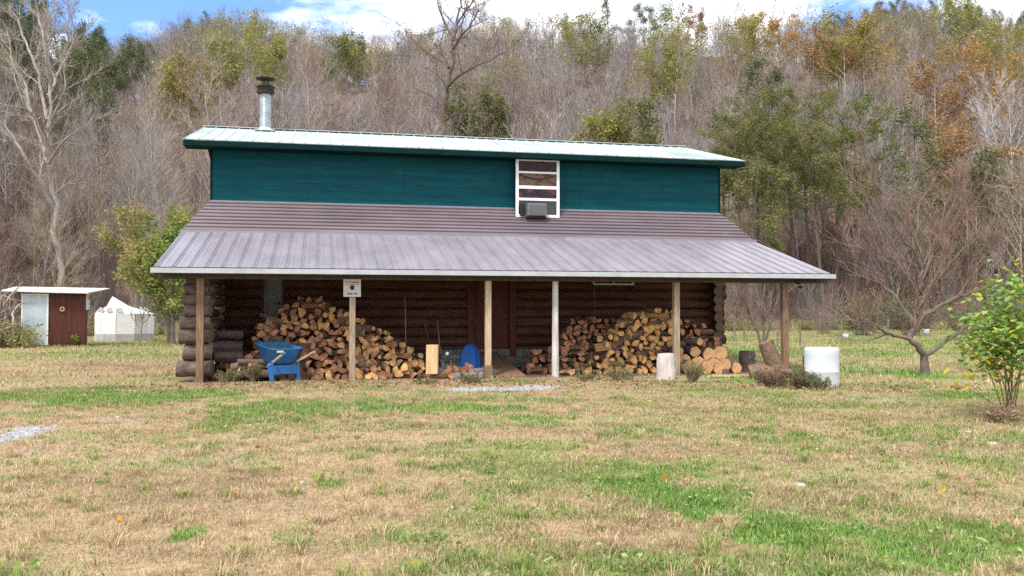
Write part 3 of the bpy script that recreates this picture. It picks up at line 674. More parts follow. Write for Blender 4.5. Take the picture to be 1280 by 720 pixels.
# doors and windows
b = MB(); b.box((u_gd0+.03, VW+.06, .6), (u_gd1-.03, VW+.11, 2.6)); gd = b.build('door', M['door_grey'], house); gd['label'] = 'plain grey door'
b = MB(); b.tube([(u_gd1-.12, VW+.07, 1.72), (u_gd1-.12, VW+.0, 1.72)], [.03, .035], 12); b.build('handle', M['black'], gd)
b = MB()
for a, c_ in ((u_gd0-.02, u_gd0+.05), (u_gd1-.05, u_gd1+.02)): b.box((a, VW+.0, .55), (c_, VW+.12, 2.66))
b.build('frame', M['rafter'], gd)
ud = (u_rd0+u_rd1)/2
b = MB(); b.box((u_rd0+.12, VW+.08, .3), (u_rd1-.12, VW+.13, 2.6))
for (a, c_, e_, f_) in ((0, .5, .5, 1.2), (.5, 1, .5, 1.2), (0, .5, 1.35, 2.4), (.5, 1, 1.35, 2.4)):
    w_ = u_rd1-u_rd0-.24; b.box((u_rd0+.12+w_*a+.1, VW+.065, e_), (u_rd0+.12+w_*c_-.06, VW+.08, f_))
rd = b.build('door', M['door_red'], house); rd['label'] = 'dark red-brown front door'
b = MB()
for a, c_ in ((u_rd0-.04, u_rd0+.13), (u_rd1-.13, u_rd1+.04)): b.box((a, VW-.03, .3), (c_, VW+.12, 2.75))
b.box((u_rd0-.04, VW-.034, 2.6), (u_rd1+.04, VW+.115, 2.78)); b.build('frame', M['door_red'], rd)
b = MB(); b.tube([(u_rd1-.22, VW+.07, 1.3), (u_rd1-.22, VW+.01, 1.3)], [.03, .032], 12); b.build('handle', M['black'], rd)

def window(u0, u1, z0, z1, bars_z, bars_u, fw, v, name='window', lab=None):
    fr = MB(); d0, d1 = v-.05, v+.03
    fr.box((u0, d0, z0), (u0+fw, d1, z1)); fr.box((u1-fw, d0, z0), (u1, d1, z1)); fr.box((u0+fw, d0, z0), (u1-fw, d1, z0+fw)); fr.box((u0+fw, d0, z1-fw), (u1-fw, d1, z1))
    wn = fr.build(name, M['white_paint'], house)
    if lab: wn['label'] = lab
    b = MB()
    for z, t in bars_z: b.box((u0+fw+.001, d0+.012, z-t/2), (u1-fw-.001, d1-.006, z+t/2))
    for u, t in bars_u: b.box((u-t/2, d0+.016, z0+fw+.001), (u+t/2, d1-.01, z1-fw-.001))
    b.build('sash_bar', M['white_paint'], wn); return wn
# upper window
v_ = VW-.28; a0, a1 = hu(644.5, v_), hu(699, v_); y2z = lambda py: hz(672, py, v_)
zt_, zb_ = y2z(198.5), y2z(272)
win = window(a0, a1, zb_, zt_, [(y2z(216), .05), (y2z(234.5), .085), (y2z(249.5), .07)], [], .075, v_, lab='tall white window with curtains and an air conditioner in its foot')
b = MB(); b.box((a0+.07, v_-.012, y2z(249.5)), (a1-.07, v_+.0, zt_-.07)); 
M['pane'] = bpy.data.materials.new('clear_pane'); M['pane'].use_nodes = True
t_ = M['pane'].node_tree; q = t_.nodes.new('ShaderNodeBsdfTransparent'); q.inputs[0].default_value = (.8, .8, .82, 1); g_ = t_.nodes.new('ShaderNodeBsdfGlossy'); g_.inputs['Roughness'].default_value = .03; f_ = t_.nodes.new('ShaderNodeFresnel'); f_.inputs[0].default_value = 1.22; x_ = t_.nodes.new('ShaderNodeMixShader')
t_.links.new(f_.outputs[0], x_.inputs[0]); t_.links.new(q.outputs[0], x_.inputs[1]); t_.links.new(g_.outputs[0], x_.inputs[2]); t_.links.new(x_.outputs[0], t_.nodes['Material Output'].inputs[0])
b.build('pane', M['pane'], win)
b = MB(); b.box((a0+.07, v_+.012, zb_+.06), (a1-.07, v_+.022, y2z(249.5)-.03)); b.build('lower_pane', M['glass'], win)
def curtain_mat(name, base, c2, c3, sc):
    m = bpy.data.materials.new(name); m.use_nodes = True; t = m.node_tree; bb = t.nodes['Principled BSDF']; bb.inputs['Roughness'].default_value = .9
    tc = t.nodes.new('ShaderNodeTexCoord'); mp = t.nodes.new('ShaderNodeMapping'); mp.inputs['Scale'].default_value = sc
    vo = t.nodes.new('ShaderNodeTexVoronoi'); vo.inputs['Scale'].default_value = 1; r_ = t.nodes.new('ShaderNodeValToRGB')
    r_.color_ramp.interpolation = 'LINEAR'; e = r_.color_ramp.elements; e[0].color = (*c3, 1); e[0].position = .12; e[1].color = (*base, 1); e[1].position = .5
    e2 = e.new(.28); e2.color = (*c2, 1)
    t.links.new(tc.outputs['Object'], mp.inputs[0]); t.links.new(mp.outputs[0], vo.inputs[0]); t.links.new(vo.outputs[0], r_.inputs[0]); t.links.new(r_.outputs[0], bb.inputs['Base Color']); return m
for (y0, y1, m_) in ((198, 216, curtain_mat('dark_curtain', (.10, .03, .035), (.16, .05, .05), (.07, .02, .02), (9, 9, 9))), (216, 234.5, curtain_mat('tan_curtain', (.50, .34, .20), (.36, .16, .08), (.22, .06, .04), (3.2, 1, 9))),
                     (234.5, 249.5, curtain_mat('pink_curtain', (.14, .09, .13), (.55, .12, .18), (.65, .22, .26), (3.4, 1, 5)))):
    b = MB(); n_ = 24; us = np.linspace(a0+.075, a1-.075, n_); z0_, z1_ = y2z(y1), y2z(y0)
    V = [(u, v_+.022+.009*math.sin(i*1.7), z) for z in (z0_, z1_) for i, u in enumerate(us)]+[(u, v_+.03+.009*math.sin(i*1.7), z) for z in (z0_, z1_) for i, u in enumerate(us)]
    b.add(V, [(i, i+1, n_+i+1, n_+i) for i in range(n_-1)]+[(2*n_+i+1, 2*n_+i, 3*n_+i, 3*n_+i+1) for i in range(n_-1)]); b.build('curtain', m_, win)
if True:      # a tan quilt border: dark swag line above the tan cloth
    b = MB(); n_ = 20
    pts_ = [(a0+.1+(a1-a0-.2)*t, v_+.010, y2z(219)-(.10*math.sin(math.pi*t))) for t in np.linspace(0, 1, n_)]
    b.tube(pts_, .022, 6); b.build('curtain_swag', M['door_red'], win)
b = MB(); b.box((a0+.02, v_+.045, zb_-.0), (a1-.02, VW-.0, zt_+.0)); b.build('casing', M['tealtrim'], win)
# small window under the porch
wn = window(u_w0, u_w1, hz(766, 356.5, VW), hz(766, 341, VW), [], [((u_w0+u_w1)/2, .05)], .05, VW+.0, lab='small white slider window under the porch roof')
b = MB(); b.box((u_w0+.04, VW-.02, hz(766, 356.5, VW)+.04), (u_w1-.04, VW-.01, hz(766, 341, VW)-.04)); b.build('pane', M['glass'], wn)
# dark opening lining behind the doors
# stovepipe
vc = 7.2; uc = hu(330, vc); Xc, Yc, _ = H2W(uc, vc)
def zc_(py): return at(330, py, Yc)[2]
b = MB(); zb2, zt2 = ze+.05+(vc-ve)*s2, zc_(118); r_ = .5*14*Yc/F
pf = []
nr = 26
for i in range(nr*2+1): pf.append((r_*(1.0 if i % 2 == 0 else .955), zb2+.05+(zt2-zb2-.05)*i/(nr*2)))
b.lathe(pf, (uc, vc, 0), 28, smooth=False); ch = b.build('stovepipe', M['galv'], house)
b = MB(); b.lathe([(r_*1.8, zb2-.02), (r_*1.4, zb2+.03), (r_*1.1, zb2+.06), (r_*1.03, zb2+.10)], (uc, vc, 0), 24)
b.box((uc-.28, vc-.28, zb2-.03), (uc+.28, vc+.28, zb2-.0), rot=None); b.build('flashing', M['white_metal'], ch)
b = MB()
def z3(py): return zc_(py)
for (ya, yb, w0, w1) in ((118.5, 115.5, .75, 1.12), (115.5, 114.2, 1.12, 1.0), (113.8, 111, .98, .98), (110.6, 109.2, 1.0, 1.13), (109.2, 106.5, 1.13, .8), (106.5, 104.5, .5, .35)):
    b.lathe([(.001, z3(ya)), (r_*w0*1.5, z3(ya)), (r_*w1*1.5, z3(yb)), (.001, z3(yb))], (uc, vc, 0), 24)
for k in range(4):
    a = k*math.pi/2+.5; b.tube([(uc+r_*.62*math.cos(a), vc+r_*.62*math.sin(a), z3(107)), (uc+r_*.62*math.cos(a), vc+r_*.62*math.sin(a), z3(98.5))], .014, 6)
b.lathe([(.001, z3(99.4)), (r_*1.7, z3(99.2)), (r_*1.72, z3(98.4)), (r_*.6, z3(96.2)), (.001, z3(95.9))], (uc, vc, 0), 24)
b.build('chimney_cap', M['rust'], ch)
# log wing on the left: the side wall of thick bark logs runs out to the porch edge, with short cross logs
wing_px = [(221, 266, 450, 471), (232, 266, 430, 450), (225, 265, 411, 430), (227, 263, 395, 411), (231, 264, 380, 396), (229, 262, 367, 381), (231, 261, 355, 368), (234, 262, 343, 356)]
vwg = .75
for i, (x0, x1, y0, y1) in enumerate(wing_px):
    u0, u1 = hu(x0, vwg), hu(x1, vwg); z0, z1 = hz(245, y1, vwg), hz(245, y0, vwg); r = (z1-z0)/2*1.04
    b = MB(); n_ = 8; t = np.linspace(u0, u1, n_); pts_ = np.column_stack([t, np.full(n_, vwg+rng.normal()*.05), np.full(n_, (z0+z1)/2)])+rng.normal(size=(n_, 3))*.007
    b.tube(pts_, r*(1+rng.normal(size=n_)*.03), 16, 0, True, 1, lump=.08)
    b.build('cross_log', [M['bark'], M['cut']], house)
for i in range(9):
    z = .12+i*.27; r = .125; u = .95+rng.normal()*.02; v0 = 1.0+rng.random()*.15
    if i in (1, 2, 5): u -= .12
    n_ = 9; t = np.linspace(v0, VW-.3, n_); pts_ = np.column_stack([np.full(n_, u), t, np.full(n_, z)])+rng.normal(size=(n_, 3))*.008
    b = MB(); b.tube(pts_, r*(1+rng.normal(size=n_)*.03), 14, 0, True, 1, lump=.06); b.build('side_log', [M['bark'], M['cut']], house)
# ---------------------------------------------------------------- firewood
M['fbark'] = mat('firewood_bark', (.15, .095, .065), .9, (14, .5), bump=.8, bscale=40, rnd=.25)
M['fcut'] = mat('firewood_cut_end', (.62, .31, .11), .85, (10, .35), col2=(.78, .47, .20), bump=.25, bscale=40, rnd=.28)
M['fsplit'] = mat('firewood_split_face', (.52, .26, .10), .85, (9, .4), col2=(.66, .39, .18), bump=.5, bscale=30, stretch=(3, .4, 3), rnd=.28)
M['fcut2'] = mat('old_firewood_end', (.34, .14, .075), .9, (10, .45), col2=(.52, .27, .15), bump=.25, bscale=40, rnd=.35)
M['fsplit2'] = mat('old_firewood_face', (.28, .12, .07), .9, (9, .45), col2=(.42, .21, .12), bump=.5, bscale=30, stretch=(3, .4, 3), rnd=.35)
def wood_piece(kind, r, L_):
    """cross-section in xz, axis along y; faces: 0 bark, 1 cut, 2 split"""
    if kind == 'round': a = np.linspace(0, 2*math.pi, 15)[:-1]; P = [(math.cos(t)*r*(1+.07*rng.normal()), math.sin(t)*r*(1+.07*rng.normal()), 0) for t in a]
    elif kind == 'half': a = np.linspace(0, math.pi, 9); P = [(math.cos(t)*r*1.1*(1+.04*rng.normal()), math.sin(t)*r*1.05-r*.4, 0) for t in a]; P += [(-r*.4, -r*.45+rng.normal()*.008, 2), (r*.35, -r*.42+rng.normal()*.008, 2)]
    elif kind == 'quarter': a = np.linspace(.15, math.pi*.55, 6); P = [(math.cos(t)*r*1.7-r*.6, math.sin(t)*r*1.7-r*.75, 0) for t in a]; P += [(-r*.72+rng.normal()*.006, 0, 2), (-r*.6, -r*.8, 2), (r*.2, -r*.72+rng.normal()*.01, 2)]
    else: P = [(-r, -r*.5, 2), (-r*.3, -r*.62, 2), (r*.9, -r*.4, 2), (r*1.05, r*.25, 2), (r*.2, r*.55, 0), (-r*.8, r*.42, 0)]
    P = [(x*(1+.05*rng.normal()), z*(1+.05*rng.normal()), m) for x, z, m in P]; n = len(P); b = MB()
    ys = [-L_/2, -L_*.1, L_/2]; rings = []
    for k, y in enumerate(ys):
        t = rng.normal()*.02; rings.append([(x*(1+t)+rng.normal()*.003, y+rng.normal()*.006, z*(1+t)+rng.normal()*.003) for x, z, _ in P])
    for k in range(2):
        for i in range(n):
            j = (i+1) % n; m = 2 if (P[i][2] == 2 or P[j][2] == 2) else 0
            b.add([rings[k][i], rings[k][j], rings[k+1][j], rings[k+1][i]], [(0, 1, 2, 3)], m)
    for ring, rev in ((rings[0], 0), (rings[2], 1)):
        c = np.mean(ring, 0); c[1] += .006*(1 if rev else -1)*rng.normal(); V = ring+[tuple(c)]
        b.add(V, [(i, (i+1) % n, n) if not rev else ((i+1) % n, i, n) for i in range(n)], 1)
    return b
WT = {}
for age, ms in (('new', ['fbark', 'fcut', 'fsplit']), ('old', ['fbark', 'fcut2', 'fsplit2'])):
    WT[age] = []
    for kd, r, L_ in (('round', .06, .42), ('round', .085, .40), ('half', .10, .40), ('half', .085, .42), ('quarter', .085, .40), ('quarter', .075, .42), ('slab', .09, .40), ('quarter', .095, .38), ('half', .11, .38), ('round', .045, .42)):
        st = rng.bit_generator.state; b = wood_piece(kd, r, L_); WT[age].append((b.mesh('firewood_'+kd, [M[m] for m in ms]), b))
FW_STUFF = []                       # (arrays) pieces buried behind the ones one can see
def place_wood(u, v, z, yaw, pitch, roll, age, label, group, sc=1., k=None, name='firewood_piece', world=None):
    k = int(rng.integers(10)) if k is None else k
    o = bpy.data.objects.new(name, WT[age][k][0]); COL.objects.link(o)
    o.location = H2W(u, v, z) if world is None else world; o.rotation_mode = 'XYZ'
    o.rotation_euler = (Matrix.Rotation(TH+yaw, 3, 'Z') @ Matrix.Rotation(pitch, 3, 'X') @ Matrix.Rotation(roll, 3, 'Y')).to_euler(); o.scale = (sc, 1, sc)
    return tag(o, label, 'firewood', group)
def stuff_wood(u, v, z, yaw, pitch, roll, age):
    FW_STUFF.append((int(rng.integers(10)), np.array(H2W(u, v, z)), np.array(Matrix.Rotation(TH+yaw, 3, 'Z') @ Matrix.Rotation(pitch, 3, 'X') @ Matrix.Rotation(roll, 3, 'Y')), age))
def heap(rows_y, left, right, v0, k, age, label, group, dz=.132, du=.165, ztop=9, things=True, side=.12, yawb=0., newer=None, zthing=9):
    """rows_y/left/right: heap outline as pixel columns at pixel rows; the face leans back by k metres per metre of height"""
    z = .06; cnt = 0; row = 0
    while True:
        v = v0+k*z; um = hu((left[0]+right[0])/2, v); X_, Y_, _ = H2W(um, v); py = topix([X_, Y_, z])[1]
        if py < rows_y[-1]: break
        l_ = np.interp(-py, [-y for y in rows_y], left); r_ = np.interp(-py, [-y for y in rows_y], right)
        ua, ub = hu(l_, v), hu(r_, v); n = max(1, int((ub-ua)/du))
        for i in range(n):
            u = ua+(i+.5+.5*(row % 2)*0.8+rng.normal()*.12)*(ub-ua)/n
            sd = rng.random() < side; yaw = (rng.choice([-1, 1])*(1.1+.5*rng.random()) if sd else rng.normal()*.22+yawb)
            a = (u, v+.20+rng.normal()*.06, z+rng.normal()*.022, yaw, rng.normal()*.12, rng.random()*6.28, age)
            if newer and newer(u, z): a = a[:-1]+('new',)
            if things and z < zthing: place_wood(*a, label, group, sc=.9+.3*rng.random()); cnt += 1
            else: stuff_wood(*a)
            stuff_wood(u+rng.normal()*.05, v+.52, z-.03, rng.normal()*.3, rng.normal()*.1, rng.random()*6.28, age)
        z += dz; row += 1
    print(group, cnt)
heap([472, 460, 450, 440, 430, 420, 410, 400, 395, 385, 375, 372], [300, 302, 305, 310, 316, 318, 320, 328, 334, 347, 372, 384], [550, 538, 527, 516, 501, 486, 468, 452, 436, 419, 396, 386],
     .55, 1.1, 'old', 'split firewood piece in the big heap behind the wheelbarrow and the sign post', 'firewood pieces in the big left heap', newer=lambda u, z: u > 4.0 and rng.random() < .55 or rng.random() < .15, zthing=.95)
heap([465, 455, 440, 425, 410, 400, 392, 387], [733, 741, 750, 757, 768, 778, 794, 818], [850, 850, 850, 850, 850, 850, 848, 842],
     .95, .38, 'new', 'fresh orange firewood piece in the bright heap left of the grey tan porch post', 'firewood pieces in the bright heap', side=.25)
heap([452, 440, 425, 410, 405, 400], [846, 846, 848, 850, 852, 856], [905, 905, 898, 884, 870, 862], 1.35, .5, 'old', '', 'firewood pieces behind the round logs', side=.2, dz=.15, du=.19, things=False)
heap([468, 455, 440, 425, 410, 403, 398], [703, 700, 698, 700, 708, 716, 728], [738, 745, 755, 760, 770, 775, 772], 1.3, 1.0, 'old', '', 'rear heap', things=False)
heap([464, 452, 444, 438], [657, 660, 666, 672], [692, 692, 690, 684], 1.5, .6, 'old', 'dark firewood piece in the low pile left of the bleached porch post', 'firewood pieces in the low pile', dz=.14, du=.17)
heap([470, 466, 458], [552, 552, 560], [592, 590, 585], .25, .3, 'old', 'broken red-brown wood chunk at the front edge of the porch slab', 'wood chunks by the slab', dz=.11, du=.14)
heap([476, 470, 462], [700, 702, 706], [742, 740, 736], .75, .5, 'new', 'loose firewood piece on the ground right of the bleached porch post', 'loose firewood on the ground', dz=.12, du=.19, side=.5)
sb = MB()
for age in ('old', 'new'):
    for k, c, R_, ag in FW_STUFF:
        if ag != age: continue
        V_, Fs_, C_ = WT[age][k][1].arrays(); n0 = sb.n; sb.V.append(V_@R_.T+c); sb.C.append(C_); sb.n += len(V_)
        for f, m, s_ in Fs_: sb.F.append((f+n0, m if age == 'old' else (m if m == 0 else m+2), s_))
# thousands of tiny face arrays: merge by material first
def merge_faces(b):
    g = {}
    for f, m, s_ in b.F: g.setdefault((f.shape[1], m, s_), []).append(f)
    b.F = [(np.concatenate(v_), k[1], k[2]) for k, v_ in g.items()]
merge_faces(sb)
o = sb.build('firewood_heap', [M[m] for m in ('fbark', 'fcut2', 'fsplit2', 'fcut', 'fsplit')]); o['kind'] = 'stuff'; o['label'] = 'buried and shadowed firewood at the back of the heaps under the porch'

# round cut logs right of the fifth post
ordn = ['leftmost', 'second', 'third', 'fourth', 'fifth', 'sixth', 'rightmost']
M['rcut'] = mat('round_log_end', (.62, .31, .13), .85, (7, .3), col2=(.72, .42, .21), bump=.2, rnd=.15)
for px, py, rp, lab in ((855.5, 450.4, 7.5, 'round cut log touching the grey tan post, second row up'), (873, 455.5, 9.2, 'large orange-ended log in the middle of the round logs'), (868.4, 439.5, 6.8, 'small round log resting on the large one, near the post'),
    (886, 443, 8.6, 'round log in the upper row, second from its right end'), (900, 441, 8.6, 'round orange log at the upper right end of the stack'), (892, 455.5, 8.6, 'round log in the middle row beneath the upper right pair'),
    (905.5, 455.5, 7, 'smaller round log at the right end of the middle row'), (862, 471, 9.3, 'dark weedy round log lowest beside the post'), (883, 469, 8.3, 'round log in the bottom row under the large one'),
    (898, 470, 6.8, 'small round log in the bottom row, left of the upright chunk'), (920, 466.5, 6.8, 'last round log, rightmost in the bottom row'), (874, 427.5, 4.5, 'thin split log standing out at the top of the round logs'), (847, 440, 7, 'grey round log just left behind the post')):
    v = .62+.002*(470-py)*4; u = hu(px, v); z = hz(px, py, v); X_, Y_, _ = H2W(u, v); r = rp*Y_/F
    b = MB(); t = np.linspace(-.02, .62, 5); pts_ = np.column_stack([t*0+rng.normal(size=5)*.004, t, t*0+rng.normal(size=5)*.004])
    b.tube(pts_, r*(1+rng.normal(size=5)*.03), 18, 0, True, 1, lump=.09)
    o = b.build('round_log', [M['bark'], M['rcut']], loc=(X_, Y_, max(z, r*.9)), rot=(rng.normal()*.04, 0, TH+rng.normal()*.16)); tag(o, lab, 'log', 'round cut logs beside the fifth porch post')
# upright chunk at the end of the logs and light plank
def chunk(px, py0, py1, wpx, Y_, m, name, label, cat, lump=.12, top=1, dpt=None, lean=(0, 0), prof=None):
    c = at(px, py1, Y_); c0 = at(px, py0, Y_); h = c0[2]-max(c[2], 0); r = wpx/2*Y_/F; n_ = 6
    pr_ = np.ones(n_) if prof is None else np.interp(np.linspace(0, 1, n_), np.linspace(0, 1, len(prof)), prof)
    b = MB(); t = np.linspace(0, 1, n_); pts_ = np.column_stack([t*lean[0]+rng.normal(size=n_)*.005, t*lean[1], t*h-.02])
    b.tube(pts_, r*pr_*(1+rng.normal(size=n_)*.02), 14, 0, True, 1, lump=lump)
    o = b.build(name, m, loc=(c[0], Y_, max(c[2], 0)), rot=(0, 0, rng.random()*6)); return tag(o, label, cat)
M['pale'] = mat('pale_bare_wood', (.55, .50, .46), .9, (7, .3), bump=.6, bscale=20, stretch=(2, 2, .4))
M['fresh'] = mat('fresh_wood_block', (.62, .42, .22), .85, (7, .25), bump=.4, bscale=22, stretch=(3, 3, .4))
chunk(832, 441, 476, 23, 20.15, [M['pale'], M['pale']], 'stump', 'pale barkless stump standing in front of the bright firewood heap', 'stump', .10, prof=[1.05, 1, 1, .97, .9])
b = MB(); Yb = 20.2; c = at(540, 467, Yb); h_ = at(540, 431, Yb)[2]-c[2]; hw = 7.3*Yb/F
b.poly([(-hw, -.11, 0), (hw, -.12, 0), (hw*1.02, .1, 0), (.2*hw, .14, 0), (-hw, .1, 0)], (.01, 0, h_)); o = b.build('wood_block', M['fresh'], loc=(c[0], Yb, max(0, c[2])), bevel=.012); tag(o, 'tall fresh yellow wood block standing on end at the right of the big heap', 'wood block')
chunk(908, 462, 478, 10, 20.9, [M['bark'], M['fcut']], 'wood_chunk', 'short upright orange chunk before the round logs', 'wood chunk')
b = MB(); b.box((-.75, -.06, 0), (.75, .06, .045)); o = b.build('plank', M['postl'], loc=tuple(at(930, 478, 20.6)[:2])+(.02,), rot=(0, 0, .06), bevel=.006); tag(o, 'pale plank lying on the ground right of the round logs', 'plank')
# loose small logs by the log wing
for px, py, rp, L_, yaw, lab in ((297, 453, 4.2, .9, 1.25, 'thin branch log lying above the small logs at the wing'), (289, 459, 5.5, .7, 1.1, 'short split log beside the log wing'), (296.5, 461.5, 4.4, .5, .12, 'small round log with a pale end by the wheelbarrow'),
                                 (283, 467, 6, .8, 1.35, 'bark log on the ground right of the brown post'), (306, 467, 5, .8, 1.5, 'bark log on the ground under the pale-ended one'), (312, 459, 5, .5, .8, 'rough log tucked beside the wheelbarrow')):
    Y_ = 19.5; c = at(px, py, Y_); r = rp*Y_/F; b = MB(); t = np.linspace(0, L_, 6)
    b.tube(np.column_stack([t*0+rng.normal(size=6)*.008, t, t*0+rng.normal(size=6)*.006]), r*(1+rng.normal(size=6)*.05), 12, 0, True, 1, lump=.1)
    o = b.build('small_log', [M['fbark'], M['rcut']], loc=(c[0], Y_, max(c[2], r)), rot=(0, 0, -yaw)); tag(o, lab, 'log', 'small logs on the ground beside the log wing')
for px0, px1, py, rp, v, lab in ((270, 305, 419, 6.5, 2.6, 'big dark log on top of the pile inside the wing'), (268, 304, 434, 8, 2.2, 'big dark log second from the top inside the wing'), (269, 305, 446, 7.5, 1.8, 'big dark log lowest inside the wing')):
    u0, u1 = hu(px0, v), hu(px1, v); X_, Y_, _ = H2W(u0, v); z = hz(px0, py, v); r = rp*Y_/F; b = MB(); t = np.linspace(0, u1-u0, 6)
    b.tube(np.column_stack([t, t*0, rng.normal(size=6)*.01]), r, 14, 0, True, 1, lump=.08); o = b.build('big_log', [M['bark'], M['cut']], loc=(X_, Y_, z), rot=R0); tag(o, lab, 'log', 'big logs piled inside the log wing')
# shorter supports under them
heap([462, 452], [270, 272], [318, 312], 1.5, .3, 'old', 'brown firewood piece on the ground inside the log wing', 'firewood inside the log wing', dz=.16, du=.2)

# ---------------------------------------------------------------- porch floor, ramp and things on it
u0, u1 = hu(548, .4), hu(612, .4)
b = MB(); b.box((u0, .42, -.1), (u1+.15, VW-.05, .20))
o = b.build('porch_slab', M['concrete'], loc=(HO[0], HO[1], 0), rot=R0, bevel=.02); o['kind'] = 'structure'
b = MB()
M['ramp'] = mat('worn_ramp_boards', (.23, .13, .085), .85, (6, .4), bump=.4, bscale=20, stretch=(4, .5, 1))
ur0, ur1 = hu(614, .9), hu(651, .9); nb = 8
for i in range(nb):
    a, c_ = ur0+(ur1-ur0)*i/nb, ur0+(ur1-ur0)*(i+.93)/nb; dd = .02*rng.normal()
    b.poly([(a, .35+dd, .03), (c_, .35+dd, .03), (c_, .35+dd, -.01), (a, .35+dd, -.01)], (0, 3.4, .42+.005*rng.normal()))
o = b.build('wooden_ramp', M['ramp'], loc=(HO[0], HO[1], 0), rot=R0); tag(o, 'worn brown board ramp rising to the dark red front door', 'ramp')
# stone step edge in front of the slab
for i, (px, w_) in enumerate(((571, 12), (583, 11), (592, 10), (601, 9))):
    v = .25; u = hu(px, v); X_, Y_, _ = H2W(u, v); b = MB(); b.lathe([(.001, 0), (w_*.5*Y_/F, .01), (w_*.52*Y_/F, .09), (w_*.4*Y_/F, .14), (.001, .145)], k=9, smooth=False)
    o = b.build('edge_stone', M['concrete'], loc=(X_, Y_, 0), rot=(0, 0, i)); tag(o, ['leftmost pale stone before the slab edge', 'second pale stone before the slab edge', 'third pale stone before the slab edge', 'rightmost pale stone before the slab edge, by the post block'][i], 'stone', 'stones before the porch slab')
def local(u, v, z): return H2W(u, v, z)
# hollow concrete block
v = 1.1; u = hu(563, v); b = MB(); zz = .2
for (a, c_) in ((-.2, -.165), (-.02, .02), (.165, .2)): b.box((a, -.1, 0), (c_, .1, .2))
for (a, c_) in ((-.165, -.02), (.02, .165)): b.box((a, -.1, 0), (c_, .1, .035)); b.box((a, -.1, .165), (c_, .1, .2))
for (a, c_) in ((-.165, -.02), (.02, .165)): b.box((a, .0, .035), (c_, .02, .165))
o = b.build('hollow_block', M['concrete'], loc=local(u, v, zz), rot=R0); tag(o, 'grey hollow concrete block with two dark holes on the porch slab', 'concrete block')
b = MB(); b.box((-.24, -.15, 0), (.24, .15, .02)); b.box((-.24, -.15, .02), (-.22, .15, .12)); b.box((.22, -.15, .02), (.24, .15, .12)); b.box((-.22, -.15, .02), (.22, -.13, .10)); b.box((-.22, .13, .02), (.22, .15, .12))
M['dgreen'] = mat('dark_crate', (.05, .07, .07), .6, (5, .3))
o = b.build('shallow_crate', M['dgreen'], loc=local(u, v, zz+.202), rot=R0, bevel=.006); tag(o, 'shallow dark crate set on the hollow concrete block', 'crate')
b = MB(); b.lathe([(.001, -.045)]+[(.045*math.cos(t), .045*math.sin(t)) for t in np.linspace(-1.3, 1.3, 10)]+[(.001, .045)], k=20); o = b.build('ball', M['white_paint'], loc=local(hu(559, .93), .93, zz+.30+.03), rot=R0); tag(o, 'small bright white ball on the dark crate', 'ball')
# blue cloth cover
M['blue_cloth'] = mat('blue_cloth', (.012, .06, .22), .75, (4, .3), bump=.3, bscale=15, spec=.2)
v = .95; u = hu(587.5, v); X_, Y_, _ = H2W(u, v); hh = hz(587, 430, v)-.2; rr = 13.5*Y_/F; n_ = 56; b = MB(); rings = []
for k, (f, zf) in enumerate(((1.0, 0), (.99, .2), (.93, .45), (.84, .65), (.68, .82), (.45, .94), (.2, .995), (.01, 1.0))):
    th = np.arange(n_)*2*math.pi/n_; m_ = 1+.10*np.sin(th*9+k*.15)*(1-zf*.8)+.05*np.sin(th*5+1); rings.append(np.stack([np.cos(th)*rr*f*m_, np.sin(th)*rr*f*m_*.75, np.full(n_, zf*hh)], -1))
V = np.concatenate(rings); i = np.arange(7)[:, None]*n_; j = np.arange(n_)[None]; b.add(V, np.stack([i+j, i+(j+1) % n_, i+n_+(j+1) % n_, i+n_+j], -1).reshape(-1, 4), 0, None, True)
o = b.build('covered_chair', M['blue_cloth'], loc=local(u, v, .2), rot=R0); tag(o, 'blue cloth draped in folds over a low chair on the porch slab', 'covered chair')
# low dark box behind (grill) and the poles leaning at the wall
b = MB(); b.box((-.3, -.2, 0), (.3, .2, .5)); b.box((-.32, -.22, .5), (.32, .22, .53)); b.box((-.25, -.215, .08), (.25, -.201, .44)); o = b.build('wood_stove', M['black'], loc=local(hu(524, 3.0), 3.0, 0), rot=R0, bevel=.01); tag(o, 'low black metal box by the wall behind the end of the big heap', 'metal box')
def pole(px0, py0, px1, py1, v0, v1, r, name, label, m='rafter', extra=None):
    a = local(hu(px0, v0), v0, 0); A = at(px0, py0, a[1]); c = local(hu(px1, v1), v1, 0); B = at(px1, py1, c[1]); A[2] = max(A[2], .0)
    b = MB(); b.tube([tuple(A), tuple((A+B)/2), tuple(B)], r, 8); o = b.build(name, M[m]); tag(o, label, 'pole'); return A, B
M['handle'] = mat('tool_handle', (.40, .30, .20), .7, (5, .3))
pole(507, 445, 506.5, 367, 2.4, 3.9, .016, 'leaning_pole', 'long thin pole leaning upright on the log wall over the big heap', 'handle')
pole(552, 458, 546.5, 400, 1.9, 3.9, .016, 'leaning_pole', 'thin pole leaning on the wall behind the fresh wood block', 'handle')
pole(743, 420, 743, 356, 3.6, 3.95, .014, 'leaning_pole', 'thin upright pole on the wall below the small slider window', 'postd')
pole(535, 420, 531, 405, 3.7, 4.0, .03, 'hanging_glove', 'pale work glove hanging on the log wall left of the front door', 'postd')
